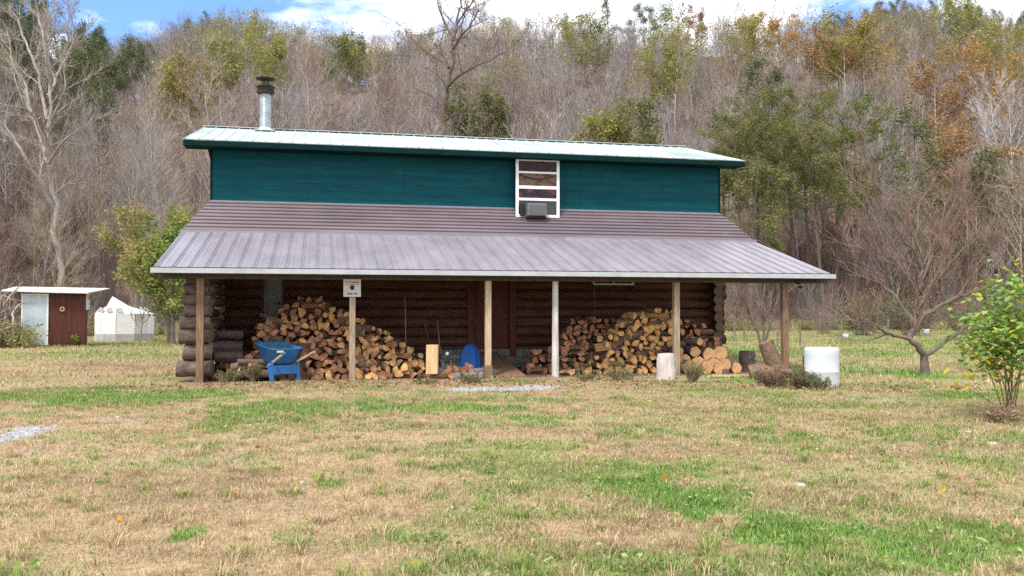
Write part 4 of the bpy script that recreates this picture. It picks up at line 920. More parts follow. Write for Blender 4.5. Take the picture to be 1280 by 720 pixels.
# sign on the second post
vs = .28; us = pu[1]; X_, Y_, _ = H2W(us, vs); zs0, zs1 = hz(440, 371, .27), hz(440, 349, .27); ws = 21.5*Y_/F/2
e = empty('post_sign', local(us-.01, .272, zs0), TH, 'small square white sign with red heading and black emblem nailed to the second porch post', 'sign')
M['signw'] = mat('sign_face', (.50, .49, .47), .6, (6, .15)); M['ink'] = mat('black_ink', (.02, .02, .02), .7); M['redink'] = mat('red_ink', (.30, .03, .03), .7)
b = MB(); hs_ = zs1-zs0; b.box((-ws, -.012, 0), (ws, 0, hs_)); b.build('sign_panel', M['signw'], e, bevel=.003)
def letters(txt, size, x, z, m, y=-.0145, shear=0):
    cu = bpy.data.curves.new('t', 'FONT'); cu.body = txt; cu.size = size; cu.align_x = 'CENTER'; cu.extrude = .001; cu.shear = shear; cu.offset = .0015
    ob = bpy.data.objects.new('t', cu); COL.objects.link(ob); dg = bpy.context.evaluated_depsgraph_get(); me = bpy.data.meshes.new_from_object(ob.evaluated_get(dg)); bpy.data.objects.remove(ob)
    me.materials.clear(); me.materials.append(m); o = bpy.data.objects.new('lettering', me); COL.objects.link(o); o.parent = e; o.location = (x, y, z); o.rotation_euler = (math.pi/2, 0, 0); return o
letters('No Trespassing', .047, 0, hs_*.80, M['redink'])
letters('Keep Out', .055, 0, hs_*.14, M['ink'], shear=.3)
b = MB(); b.box((-ws*.75, -.0150, hs_*.705), (ws*.75, -.0135, hs_*.73))
b.build('rule_line', M['ink'], e)
b = MB(); aa = np.linspace(0, 2*math.pi, 17)[:-1]; b.poly([(math.cos(t)*.05*(1+.12*math.sin(3*t)), -.0150, hs_*.52+math.sin(t)*.055) for t in aa], (0, .0015, 0)); b.build('emblem', M['ink'], e)
# hanging thing under the right end of the gutter
X_, Y_, _ = H2W(LEN-.9, .1); b = MB(); c = at(999, 353, Y_)
b.lathe([(.001, .05), (.07, .045), (.075, .0), (.06, -.06), (.03, -.07), (.001, -.07)], (c[0]-.02, Y_, c[2]+.02), 12); b.lathe([(.001, -.08), (.05, -.085), (.055, -.13), (.02, -.15), (.001, -.15)], (c[0]+.03, Y_, c[2]+.0), 10)
b.tube([(c[0], Y_, c[2]), (c[0], Y_+.05, ZE-.1)], .006, 5); o = b.build('hanging_bell', M['black']); tag(o, 'small black bell ornament hanging under the right end of the gutter', 'ornament')
# air conditioner in the window foot
Yv = 0; VA = VW-.58; ua_, ub_ = hu(660, VA), hu(683.5, VA); za, zb_2 = hz(672, 269.5, VA), hz(672, 254, VA)
e = empty('air_conditioner', H2W((ua_+ub_)/2, VA, za), TH, 'grey window air conditioner sticking out of the tall upper window', 'air conditioner'); wa = (ub_-ua_)/2; ha = zb_2-za
b = MB(); b.box((-wa, 0, 0), (wa, .42, ha)); b.build('housing', M['acg'], e, bevel=.012)
b = MB()
for i in range(11): b.box((-wa+.03, -.008, .03+i*(ha-.06)/11), (wa-.03, -.0, .03+(i+.55)*(ha-.06)/11))
b.build('grille', M['acg'], e)
b = MB(); b.box((-wa-.17, .2, -.0), (-wa-.03, .22, ha)); b.build('side_panel', M['black'], e); b = MB(); b.box((-wa-.02, .05, -.06), (wa+.02, .4, -.01)); b.build('support', M['black'], e)

# ---------------------------------------------------------------- wheelbarrow
M['bblue'] = mat('blue_tray', (.010, .13, .46), .4, (5, .25), col2=(.03, .17, .44), spec=.4); M['dirt'] = mat('dusty_blue', (.05, .13, .19), .8, (6, .4)); M['rubber'] = mat('rubber', (.02, .02, .02), .8)
scuffed(M['bblue'], 5, .5, (.10, .12, .14)); c = gnd(352, 477.5); wb = empty('wheelbarrow', (c[0]+.0, c[1]+.15, 0), math.pi/2+math.radians(38), 'blue wheelbarrow with wooden handles parked before the big firewood heap', 'wheelbarrow'); wb.scale = (1.1, 1.1, 1.08)
def rr_ring(lx, ly, x0, z, rad=.12, n=5, zt=0):
    P = []
    for sx, sy, a0_ in ((1, 1, 0), (-1, 1, 90), (-1, -1, 180), (1, -1, 270)):
        for k in range(n+1):
            a = math.radians(a0_+90*k/n); x = sx*(lx/2-rad)+rad*math.cos(a); P.append((x0+x, sy*(ly/2-rad)+rad*math.sin(a), z+zt*x))
    return P
b = MB(); n_ = 24
rings = [rr_ring(.50, .38, .22, .34, .09), rr_ring(.66, .50, .22, .41, .11, zt=.05), rr_ring(.90, .66, .24, .70, .14, zt=.12), rr_ring(.93, .70, .24, .715, .15, zt=.12), rr_ring(.93, .70, .24, .695, .15, zt=.12), rr_ring(.88, .64, .24, .69, .13, zt=.12)]
b.add(np.array(sum(rings, [])), [(k*n_+i, k*n_+(i+1) % n_, (k+1)*n_+(i+1) % n_, (k+1)*n_+i) for k in range(5) for i in range(n_)], 0, None, True); b.add(rings[0], [tuple(range(n_))[::-1]])
inn = [rr_ring(.88, .64, .24, .69, .13, zt=.12), rr_ring(.64, .48, .22, .42, .11, zt=.05), rr_ring(.48, .36, .22, .365, .09)]
b.add(np.array(sum(inn, [])), [(k*n_+i, k*n_+(i+1) % n_, (k+1)*n_+(i+1) % n_, (k+1)*n_+i) for k in range(2) for i in range(n_)], 1, None, True); b.add(inn[2], [tuple(range(n_))], 1)
b.build('tray', [M['bblue'], M['dirt']], wb)
for s in (-1, 1):
    b = MB(); pts_ = [np.array((-.72, s*.30, .60)), np.array((-.1, s*.25, .40)), np.array((.35, s*.17, .29)), np.array((.80, s*.06, .19))]
    b.tube(pts_, [.028, .03, .03, .026], 4, phase=math.pi/4, smooth=False); hd = b.build('handle', M['handle'], wb)
    b = MB(); b.tube([(-.74, s*.302, .606), (-.60, s*.29, .567)], [.025, .026], 10); b.build('grip', M['bblue'] if s > 0 else M['handle'], hd)
    b = MB(); b.box((-.10, s*.27-.03, 0.01), (-.07, s*.27+.03, .43)); b.box((-.13, s*.27-.035, 0), (.02, s*.27+.035, .018)); b.poly([(-.07, s*.27-.02, .02), (-.03, s*.27-.02, .02), (.26, s*.21-.02, .34), (.22, s*.21-.02, .36)], (0, .04, 0)); b.build('leg', M['bblue'], wb, bevel=.004)
b = MB(); b.box((-.098, -.24, .15), (-.082, .24, .33)); b.build('leg_brace', M['bblue'], wb, bevel=.005)
b = MB(); aa = np.linspace(0, 2*math.pi, 25)[:-1]
b.tube([(.82+.15*math.cos(t), 0, .19+.15*math.sin(t)) for t in np.linspace(0, 2*math.pi, 25)], .042, 10, caps=False); wh = b.build('wheel', M['rubber'], wb)
b = MB(); b.tube([(.82, -.03, .19), (.82, .03, .19)], .11, 16); b.tube([(.82, -.09, .19), (.82, .09, .19)], .012, 8); b.build('rim', M['bblue'], wh)
b = MB(); b.box((-.245, -.27, .60), (-.24, -.13, .635), rot=None); 
b = MB(); b.poly([(-.215, .23, .585), (-.215, .10, .585), (-.222, .10, .625), (-.222, .23, .625)], (.006, 0, 0)); b.build('decal', M['white_paint'], wb)

# ---------------------------------------------------------------- yard things to the right
M['hdpe'] = mat('white_plastic', (.56, .60, .62), .45, (3, .06), spec=.4)
scuffed(M['hdpe'], 3, .6, (.45, .46, .42)); c = gnd(1034, 485); e = empty('barrel', (c[0], c[1]+.3, 0), .3, 'white plastic barrel standing in the grass right of the last porch post', 'barrel'); rb = 21*(c[1]+.3)/F; hb_ = at(1034, 434.5, c[1]+.3)[2]
b = MB(); b.lathe([(.001, 0), (rb*.9, 0), (rb*.97, .03), (rb, .12), (rb*.985, hb_*.36), (rb*1.005, hb_*.38), (rb*1.005, hb_*.41), (rb*.985, hb_*.43), (rb*.99, hb_*.8), (rb*1.0, hb_*.93), (rb*.97, hb_*.985), (rb*.9, hb_), (rb*.86, hb_), (rb*.85, hb_-.02), (.001, hb_-.02)], k=40); b.build('body', M['hdpe'], e)
b = MB(); b.tube([(rb*.95, 0, hb_*.72), (rb*1.2, 0, hb_*.72)], [.02, .02], 10); b.build('spigot', M['hdpe'], e)
b = MB(); b.lathe([(.001, hb_-.021), (.04, hb_-.02), (.045, hb_+.012), (.001, hb_+.014)], (rb*.5, 0, 0), 14); b.build('cap', M['hdpe'], e)
M['moss'] = mat('mossy_top', (.12, .15, .06), .9, (10, .5))
def stump(px, y0, y1, wp, label, **k):
    g_ = gnd(px, y1); return chunk(px, y0, y1, wp, g_[1], [M['bark'], M['moss']], 'stump', label, 'stump', **k)
stump(934, 438, 463, 20, 'dark bark stump with a mossy top left of the gnarled root', prof=[1.15, 1, .97, 1])
stump(1011, 444, 471, 14, 'narrow dark stump close behind the white barrel', prof=[1.2, 1, .95, 1])
b = MB(); g_ = gnd(965, 474); 
b.tube([(.16, 0, .02), (.08, 0, .22), (.0, .02, .42), (-.10, .02, .62), (-.17, .0, .82)], [.19, .17, .165, .155, .14], 13, 0, True, 1, lump=.4)
for p_, r0_ in ((((-.05, -.1, .16), (-.3, -.12, .17), (-.55, -.1, .14)), .15), (((.1, -.05, .12), (.3, -.1, .13), (.42, -.1, .1)), .13), (((-.02, -.03, .5), (.06, -.1, .52)), .07)): b.tube(p_, np.linspace(r0_, r0_*.8, len(p_)), 10, 0, True, 1, lump=.5)
o = b.build('gnarled_root', [M['fbark'], M['fbark']], loc=(g_[0]+.1, g_[1]+.3, 0)); tag(o, 'gnarled upended root stump leaning beside the last porch post', 'root stump')
# stones and leaves on the lawn
M['stone'] = mat('pale_stone', (.38, .36, .31), .9, (9, .3), bump=.5)
for px, py, w_, lab in ((1240, 556, 13, 'flat pale stone near the right shrub, the larger one'), (1210, 541, 8, 'flat pale stone behind the larger one near the right shrub'), (1000, 606, 15, 'flat whitish stone in the lawn below the barrel'), (378, 606, 9, 'small pale stone in the lawn at centre left'),
                        (1262, 524, 10, 'pale stone at the foot of the leafy shrub'), (940, 470, 14, 'whitish stone at the foot of the gnarled root')):
    g_ = gnd(px, py); s = w_*g_[1]/F/2; b = MB(); aa = np.arange(9)*2*math.pi/9; r_ = 1+rng.normal(size=9)*.12
    for_r = [(np.cos(aa)*s*r_*f, np.sin(aa)*s*.8*r_*f, np.full(9, z_)) for f, z_ in ((.95, -.01), (1, .012), (.7, .026))]; V = np.concatenate([np.stack(q, -1) for q in for_r])
    b.add(V, [(k*9+i, k*9+(i+1) % 9, (k+1)*9+(i+1) % 9, (k+1)*9+i) for k in range(2) for i in range(9)]); b.add(V[18:], [tuple(range(9))]); o = b.build('flat_stone', M['stone'], loc=(g_[0], g_[1], tz(g_[0], g_[1])+.012)); tag(o, lab, 'stone', 'pale stones in the lawn')
def leaf_litter(n, az0, az1, r0_, r1_, cols, size, name, label):
    a = az0+rng.random(n)*(az1-az0); r = np.sqrt(r0_**2+rng.random(n)*(r1_**2-r0_**2)); x, y = np.sin(a)*r, np.cos(a)*r; k = ~in_house(x, y); x, y = x[k], y[k]; n = len(x)
    P = np.stack([x, y, terrain(x, y)+.035+.02*rng.random(n)], -1); V, q = leaves(P, 1, .001, size, .25); c_ = np.array(cols)[rng.integers(len(cols), size=n)]
    b = MB(); b.add(V, q, 0, np.repeat(c_*(.7+.6*rng.random((n, 1))), 4, 0)); o = b.build(name, M['leaf_col'], color=True); o['kind'] = 'stuff'; o['label'] = label
leaf_litter(420, -.6, .6, 5, 28, [(.40, .25, .10), (.30, .14, .07), (.45, .36, .2), (.5, .4, .12), (.22, .13, .08)], .028, 'fallen_leaves', 'scattered fallen leaves on the lawn')
leaf_litter(1500, -.42, .42, 17.6, 19.4, [(.30, .18, .10), (.20, .11, .07), (.42, .28, .16)], .03, 'wood_chips_litter', 'bark chips and leaves along the porch front')
for px, py, c_, lab in ((833, 600, (.5, .18, .04), 'orange leaf in the green lawn patch'), (1218, 628, (.5, .12, .08), 'red leaf cluster in the lawn at right'), (1178, 617, (.6, .45, .06), 'yellow leaf in the lawn at right'), (149, 657, (.55, .33, .05), 'yellow-orange leaf in the dry lawn at lower left')):
    g_ = gnd(px, py); V, q = leaves(np.array([[0, 0, .05]]), 3, .012, .022, .4); b = MB(); b.add(V, q, 0, c_); o = b.build('fallen_leaf', M['leaf_col'], color=True, loc=(g_[0], g_[1], tz(g_[0], g_[1]))); tag(o, lab, 'leaf')
# ---------------------------------------------------------------- shed and tent on the left
M['shedred'] = mat('red_brown_shed', (.095, .028, .02), .7, (3, .35), bump=.2, stretch=(3, 3, .4)); M['sheetw'] = mat('white_sheet_roof', (.74, .74, .73), .5, (3, .1)); M['doorw'] = mat('pale_blue_door', (.50, .56, .60), .6, (4, .15))
Ys = 39.5; A0 = at(27, 430, Ys-.55); B0 = at(106, 433, Ys+.4); d_ = B0-A0; ws_ = math.hypot(d_[0], d_[1]); rz = math.atan2(d_[1], d_[0])
sh = empty('shed', (A0[0], A0[1], 0), rz, 'red-brown shed with white flat roof and pale blue door, left of the cabin', 'shed'); hF = at(60, 366, Ys)[2]
b = MB(); b.box((0, 0, .05), (ws_, 1.9, hF-.02)); 
for k in range(16): b.box((1.02+k*(ws_-1.02)/16, -.012, .1), (1.02+(k+.93)*(ws_-1.02)/16, 0, hF-.05))
for k in range(10): b.box((ws_, .02+k*.188, .1), (ws_+.012, .02+k*.188+.178, hF-.05))
b.build('wall', M['shedred'], sh)
b = MB(); b.box((.0, -.05, .06), (.98, -.014, hF-.1)); dr = b.build('door', M['doorw'], sh); b = MB(); b.box((-.03, -.06, .04), (.03, -.0, hF-.05)); b.box((.95, -.062, .04), (1.02, -.002, hF-.05)); b.box((.03, -.06, hF-.1), (.95, -.0, hF-.05)); b.build('frame', M['white_paint'], dr)
b = MB(); b.poly([(-.75, -.3, hF+.04), (ws_+.12, -.4, hF-.03), (ws_+.95, 2.0, hF+.22), (-.5, 2.3, hF+.26)], (0, 0, .05)); rf = b.build('roof', M['sheetw'], sh)
b = MB(); b.tube([(ws_*.63+.08*math.cos(t), -.04, 1.62+.08*math.sin(t)) for t in np.linspace(0, 6.283, 17)], .035, 8, caps=False, lump=.3); o = b.build('wreath', M['fsplit'], sh); 
b = MB(); b.box((ws_+.013, .2, hF-.75), (ws_+.10, .45, hF-.02)); b.box((ws_+.013, .5, hF-.72), (ws_+.16, .95, hF-.3)); mb = b.build('meter_box', M['white_paint'], sh); b = MB(); b.box((ws_+.161, .6, hF-.62), (ws_+.17, .85, hF-.4)); b.build('meter_face', M['dgreen'], mb)
# tent
Yt = 46.; c = at(156, 425.5, Yt); tt = empty('tent', (c[0], Yt, 0), .2, 'white domed tent with small windows and a grey skirt behind the shed', 'tent'); rt = 33.5*Yt/F; n_ = 10; b = MB(); sk = MB(); aa = np.arange(n_)*2*math.pi/n_+.2
def ring(f, z, ox=0, oz=0): return [(math.cos(t)*rt*f+ox, math.sin(t)*rt*f, z+oz*math.cos(t)) for t in aa]
z1, z2 = at(156, 417, Yt)[2], at(156, 392, Yt)[2]; zA = at(141, 371, Yt)[2]
rg = [ring(1, z1), ring(1.0, z2), ring(.70, z2+.18, -.14), ring(.36, z2+.40, -.36), ring(.02, zA, -.60)]
b.add(np.array(sum(rg, [])), [(k*n_+i, k*n_+(i+1) % n_, (k+1)*n_+(i+1) % n_, (k+1)*n_+i) for k in range(4) for i in range(n_)]); M['tentw'] = mat('white_canvas', (.80, .80, .81), .8, (3, .06)); b.build('canvas', M['tentw'], tt)
sk.add(np.array(ring(1.01, 0)+ring(1.01, z1+.005)), [(i, (i+1) % n_, n_+(i+1) % n_, n_+i) for i in range(n_)]); M['skirt'] = mat('grey_skirt', (.42, .41, .40), .9, (4, .2)); sk.build('skirt', M['skirt'], tt)
for a in (-2.35, -1.95, -1.55):
    b = MB(); q0 = np.array((math.cos(a)*rt*.93, math.sin(a)*rt*.93, z2+.04)); q1 = np.array((math.cos(a)*rt*.80-.06, math.sin(a)*rt*.80, z2+.25)); tv = np.array((-math.sin(a), math.cos(a), 0))*.17; nv = np.array((math.cos(a), math.sin(a), .6))*.05
    b.poly([q0-tv+nv, q0+tv+nv, q1+tv*.8+nv, q1-tv*.8+nv], nv*.3); M.setdefault('tentwin', mat('tent_window', (.28, .29, .28), .4)); b.build('window', M['tentwin'], tt)
for i in range(6): 
    b = MB(); a = aa[(i+5) % n_]; b.tube([(math.cos(a)*rt*1.01, math.sin(a)*rt*1.01, 0), (math.cos(a)*rt*1.01, math.sin(a)*rt*1.01, z2), (math.cos(a)*rt*.73-.12, math.sin(a)*rt*.73, z2+.32)], .025, 6); b.build('tent_pole', M['sheetw'], tt)

# ---------------------------------------------------------------- trees drawn limb by limb
def limb_tree(name, label, Y0, limbs, base_px, wood, wood2, tw, per_sub=5, sub_len=.35, leaf=None, group=None, depth=.25, subr=.5, up=.1, sub0=1):
    """limbs: list of (radius0, radius1, [(px,py,dy)...]); rebuilt in metres round the tree's foot"""
    foot = at(base_px[0], base_px[1], Y0); t = MB(); c = MB(); subs = []; paths = []; fz = tz(foot[0], Y0)
    org = np.array([foot[0], Y0, fz-.05])
    for k, (ra, rb_, pts_) in enumerate(limbs):
        P = np.array([at(x, y, Y0+dy)-org for x, y, dy in pts_])
        if k == 0: P[0, 2] = 0
        s = np.linspace(0, 1, len(P)); n = max(6, len(P)*3); s2 = np.linspace(0, 1, n); Q = np.stack([np.interp(s2, s, P[:, i]) for i in range(3)], -1); Q[1:-1] = Q[1:-1]*.5+(Q[:-2]+Q[2:])*.25
        sz = np.linalg.norm(P[-1]-P[0]); Q[1:] += rng.normal(size=(n-1, 3))*.006*sz
        rad = np.linspace(ra, rb_, n); t.tube(Q, rad, 10, 0, True, col=wood, lump=.05); paths.append((Q, rad))
        if k == 0: f0 = .45
        else: f0 = .2
        for m in range(per_sub if k else per_sub*2*sub0):
            f = f0+(1-f0)*(m+rng.random())/(per_sub if k else per_sub*2); j = f*(n-1); j0 = min(int(j), n-2); p = Q[j0]*(1-j+j0)+Q[j0+1]*(j-j0)
            d = Q[j0+1]-Q[j0]; d = d/np.linalg.norm(d)+rand_unit(1)[0]*.9+np.array([0, 0, up*3]); d /= np.linalg.norm(d)
            Lb = sub_len*(.6+.7*rng.random())*(1.2-.5*f); sp = wobble(p, d, Lb, 5, .25, up); r_ = np.interp(j, np.arange(n), rad)*subr*np.linspace(1, .2, 5)+.003; subs.append((sp, r_)); c.tube(sp, r_, 5, 0, False, col=wood2)
            for q in range(3):
                j = 1+rng.integers(3); d2 = sp[j+1]-sp[j] if j < 4 else sp[4]-sp[3]; d2 = d2/np.linalg.norm(d2)+rand_unit(1)[0]*.8+np.array([0, 0, up*2]); d2 /= np.linalg.norm(d2)
                s3 = wobble(sp[j], d2, Lb*.55, 4, .3, up); subs.append((s3, r_[j]*.6*np.linspace(1, .3, 4))); c.tube(s3, r_[j]*.6*np.linspace(1, .3, 4), 4, 0, False, col=wood2)
    V, q, tt_, P2 = twigs(subs, *tw); nn = len(V)//7; c.add(V, q, 0, np.repeat(np.array(wood2)*(.75+.5*rng.random((nn, 1))), 7, 0)); c.F.append((tt_+(c.n-len(V)), 0, False))
    if leaf:
        npl, spr, size, cols, frac, zmax = leaf; sel = (rng.random(len(P2)) < frac) & (P2[:, 2] < zmax); tp = P2[sel]; V, q = leaves(tp, npl, spr, size); cc = np.array(cols)[rng.integers(len(cols), size=len(tp)*npl)]
        c.add(V, q, 1, np.repeat(cc*(.7+.6*rng.random((len(cc), 1))), 4, 0))
    e = empty(name, tuple(org), 0, label, 'tree', group); t.build('trunk', [M['wood_col'], M['leaf_col']], e, True); c.build('crown', [M['wood_col'], M['leaf_col']], e, True); return e
W1 = (.36, .315, .285)
limb_tree('sycamore_tree', 'tall pale-barked bare tree with white crooked limbs behind the shed', 60, [
    (.21, .045, [(77, 400, 0), (74, 330, 0), (70, 285, 0), (65, 245, 0), (61, 200, 0), (59, 160, 0), (60, 110, 0), (62, 60, 0), (63, 18, 0)]),
    (.17, .04, [(67, 262, 0), (48, 225, -1), (30, 195, -2), (12, 165, -2), (-12, 140, -3)]),
    (.15, .04, [(61, 205, 0), (50, 170, 1), (38, 135, 2), (32, 105, 2), (14, 78, 3), (8, 40, 3)]),
    (.13, .03, [(60, 190, 0), (45, 150, -1), (30, 130, -2), (18, 95, -2)]),
    (.13, .03, [(59, 165, 0), (70, 140, -1), (82, 110, -2), (80, 85, -2)]),
    (.12, .03, [(59, 150, 0), (52, 110, 1), (42, 70, 1), (26, 40, 2), (18, 15, 2)]),
    (.11, .03, [(60, 120, 0), (72, 90, 1), (88, 62, 2), (96, 40, 2)]),
    (.10, .02, [(61, 205, 0), (72, 185, -1), (84, 172, -2), (100, 160, -2)]),
    (.09, .02, [(65, 245, 0), (80, 232, 1), (100, 222, 1)]),
    (.10, .03, [(62, 100, 0), (56, 60, -1), (50, 25, -1), (44, 0, -1)])], (77, 400), W1, (.34, .29, .26), (10, .9, .012), 6, 3.0, leaf=(3, .3, .09, RUS, .22, 7.5), up=.06)
limb_tree('dark_tree', 'tall dark crooked tree standing above the cabin roof with a long right limb', 52, [
    (.15, .035, [(556, 395, 0), (555, 250, 0), (556, 162, 0), (558, 125, 0), (559, 103, 0), (565, 62, 0), (570, 30, 0), (576, -4, 0), (578, -30, 0)]),
    (.085, .025, [(559, 109, 0), (575, 92, -1), (600, 81, -2), (630, 66, -3)]),
    (.08, .02, [(561, 85, 0), (548, 72, 1), (530, 66, 2), (515, 50, 2)]),
    (.09, .02, [(564, 65, 0), (576, 45, -1), (590, 30, -1), (598, 12, -1)]),
    (.08, .02, [(567, 50, 0), (556, 30, 1), (548, 10, 1), (545, -10, 1)]),
    (.07, .02, [(571, 30, 0), (585, 10, 0), (597, -5, 0)]),
    (.07, .02, [(556, 135, 0), (540, 120, 1), (520, 112, 1)]),
    (.06, .02, [(556, 150, 0), (575, 140, -1), (590, 128, -1)])], (556, 395), (.13, .095, .08), (.20, .145, .125), (7, .8, .011), 5, 2.4, leaf=(3, .35, .08, RUS+[(.3, .12, .08)], .2, 14), up=.02)
limb_tree('fruit_tree', 'low bare reddish fruit tree with a short forked trunk on the right lawn', 21.6, [
    (.115, .085, [(1157, 468, 0), (1155, 455, 0), (1156, 443, 0)]),
    (.085, .028, [(1156, 444, 0), (1146, 432, -.1), (1136, 421, -.1), (1146, 408, 0), (1153, 395, 0), (1153, 370, 0), (1152, 345, 0), (1150, 320, 0), (1146, 285, .1), (1150, 250, .2)]),
    (.06, .02, [(1158, 443, 0), (1175, 432, .2), (1195, 418, .4), (1208, 410, .5), (1213, 392, .6), (1225, 372, .7)]),
    (.05, .015, [(1140, 425, -.1), (1120, 420, -.3), (1104, 414, -.5), (1090, 402, -.6), (1072, 398, -.7)]),
    (.055, .015, [(1154, 395, 0), (1175, 383, -.1), (1200, 370, -.3), (1225, 362, -.4), (1250, 352, -.5), (1285, 338, -.6)]),
    (.045, .012, [(1152, 350, 0), (1162, 325, .2), (1172, 300, .3), (1178, 270, .4), (1190, 240, .5)]),
    (.045, .012, [(1146, 408, 0), (1130, 385, .2), (1112, 362, .4), (1090, 345, .6), (1070, 325, .7), (1058, 300, .8)]),
    (.035, .010, [(1151, 335, 0), (1140, 310, -.3), (1122, 290, -.5), (1108, 265, -.6), (1098, 245, -.7)]),
    (.035, .010, [(1153, 380, 0), (1168, 350, -.3), (1185, 335, -.5), (1205, 310, -.7), (1225, 285, -.8)]),
    (.030, .009, [(1153, 372, 0), (1138, 350, .5), (1128, 325, .8), (1125, 295, .9)]),
    (.028, .009, [(1200, 370, -.3), (1212, 350, -.3), (1220, 325, -.2), (1236, 300, -.2)]),
    (.025, .008, [(1172, 300, .3), (1190, 285, .2), (1200, 262, .2), (1204, 240, .1)]),
    (.025, .008, [(1110, 361, .4), (1104, 335, .2), (1100, 310, .1), (1086, 285, 0)])], (1157, 468), (.16, .125, .105), (.225, .145, .12), (7, .45, .0046), 7, .95, up=.09, sub0=0)
limb_tree('young_tree', 'small leafless multi-stemmed tree behind the last porch post', 33, [
    (.05, .02, [(953, 433, 0), (948, 415, 0), (938, 395, 0), (930, 370, 0), (925, 345, 0)]), (.05, .015, [(954, 433, 0), (955, 405, .2), (953, 380, .3), (957, 350, .4)]), (.045, .015, [(955, 433, 0), (962, 410, -.2), (968, 385, -.2), (978, 355, -.2)]), (.03, .01, [(948, 415, 0), (942, 385, .2), (944, 350, .2)])],
    (954, 433), (.17, .14, .12), (.24, .18, .16), (6, .6, .006), 5, 1.1, up=.1)
limb_tree('sapling', 'spindly bare sapling in front of the white tent', 43.2, [
    (.035, .01, [(175, 427, 0), (177, 412, 0), (178, 400, 0), (182, 388, 0)]), (.02, .008, [(177, 412, 0), (168, 402, 0), (162, 392, 0)]), (.02, .008, [(178, 405, 0), (186, 398, 0), (191, 388, 0)])], (175, 427), (.30, .27, .25), (.34, .31, .29), (4, .4, .006), 3, .6)
MAP = [(.21, .26, .07), (.27, .30, .09), (.34, .33, .11), (.36, .27, .12), (.28, .28, .09)]
g_ = gnd(205, 426); thing_tree('maple_tree', 'small leafy green and orange tree between the white tent and the cabin', (at(200, 426, 43)[0]+.5, 43, 0), 5.3, .13, wood=(.20, .16, .13), tw=(7, .45, .008), leaf=(15, .18, .075, MAP, .9), first=.2, nb=20, sub=5, spread=62, blen=.36, up=.04, crown='round', rz=.6)
thing_tree('maple_tree', 'bright green bushy tree touching the left end of the porch roof', (at(216, 426, 41)[0], 41, 0), 4.7, .11, wood=(.15, .12, .10), tw=(7, .4, .008), leaf=(15, .15, .07, [(.18, .26, .07), (.24, .30, .08), (.29, .32, .10)], .85), first=.18, nb=16, sub=4, spread=48, blen=.26, up=.06, crown='round', rz=.2)
thing_tree('maple_tree', 'thin orange-leaved young tree rising behind the white tent', (at(168, 420, 50)[0], 50, 0), 7.2, .09, wood=(.22, .16, .12), tw=(6, .4, .008), leaf=(5, .16, .07, [(.36, .24, .12), (.33, .2, .1), (.27, .23, .1)], .7), first=.35, nb=14, sub=3, spread=35, blen=.2, up=.1, crown='cone')

# ---------------------------------------------------------------- coloured and outstanding trees on the hill
def on_hill(px, ytop, H, rmin=None):
    a = math.atan((px-640)/F); r = (rmin or r0f(px))
    best = None
    while r < rrf(px)+4:
        x, y = math.sin(a)*r, math.cos(a)*r; py = topix([x, y, tz(x, y)+H])[1]
        if py <= ytop: return (x, y, tz(x, y)-.2)
        r += 1.2
    return (x, y, tz(x, y)-.2)
def note(p, px, yt, H):
    CLEAR.append((px, yt, HOR-yt, math.hypot(p[0], p[1]), H*.30*F/math.hypot(p[0], p[1]), H*.62*F/math.hypot(p[0], p[1]))); return p
def ctree(px, ytop, H0, cols, label, name='autumn_tree', crown='round', wood=TAN, dens=.95, blen=.36, group=None, size=.17, first=.2, spread=52, npl=13, **k):
    H = H0*1.15
    return thing_tree(name, label, note(on_hill(px, ytop, H), px, ytop, H), H, .15, group, wood=wood, tw=(3, .9, .016), leaf=(npl, .40, size, cols, dens), first=first, nb=17, sub=4, spread=spread, blen=blen, crown=crown, sides=(6, 4, 3), **k)
YG = [(.31, .31, .09), (.36, .33, .10), (.26, .27, .09)]; YB = [(.44, .37, .09), (.40, .35, .10), (.45, .33, .09)]
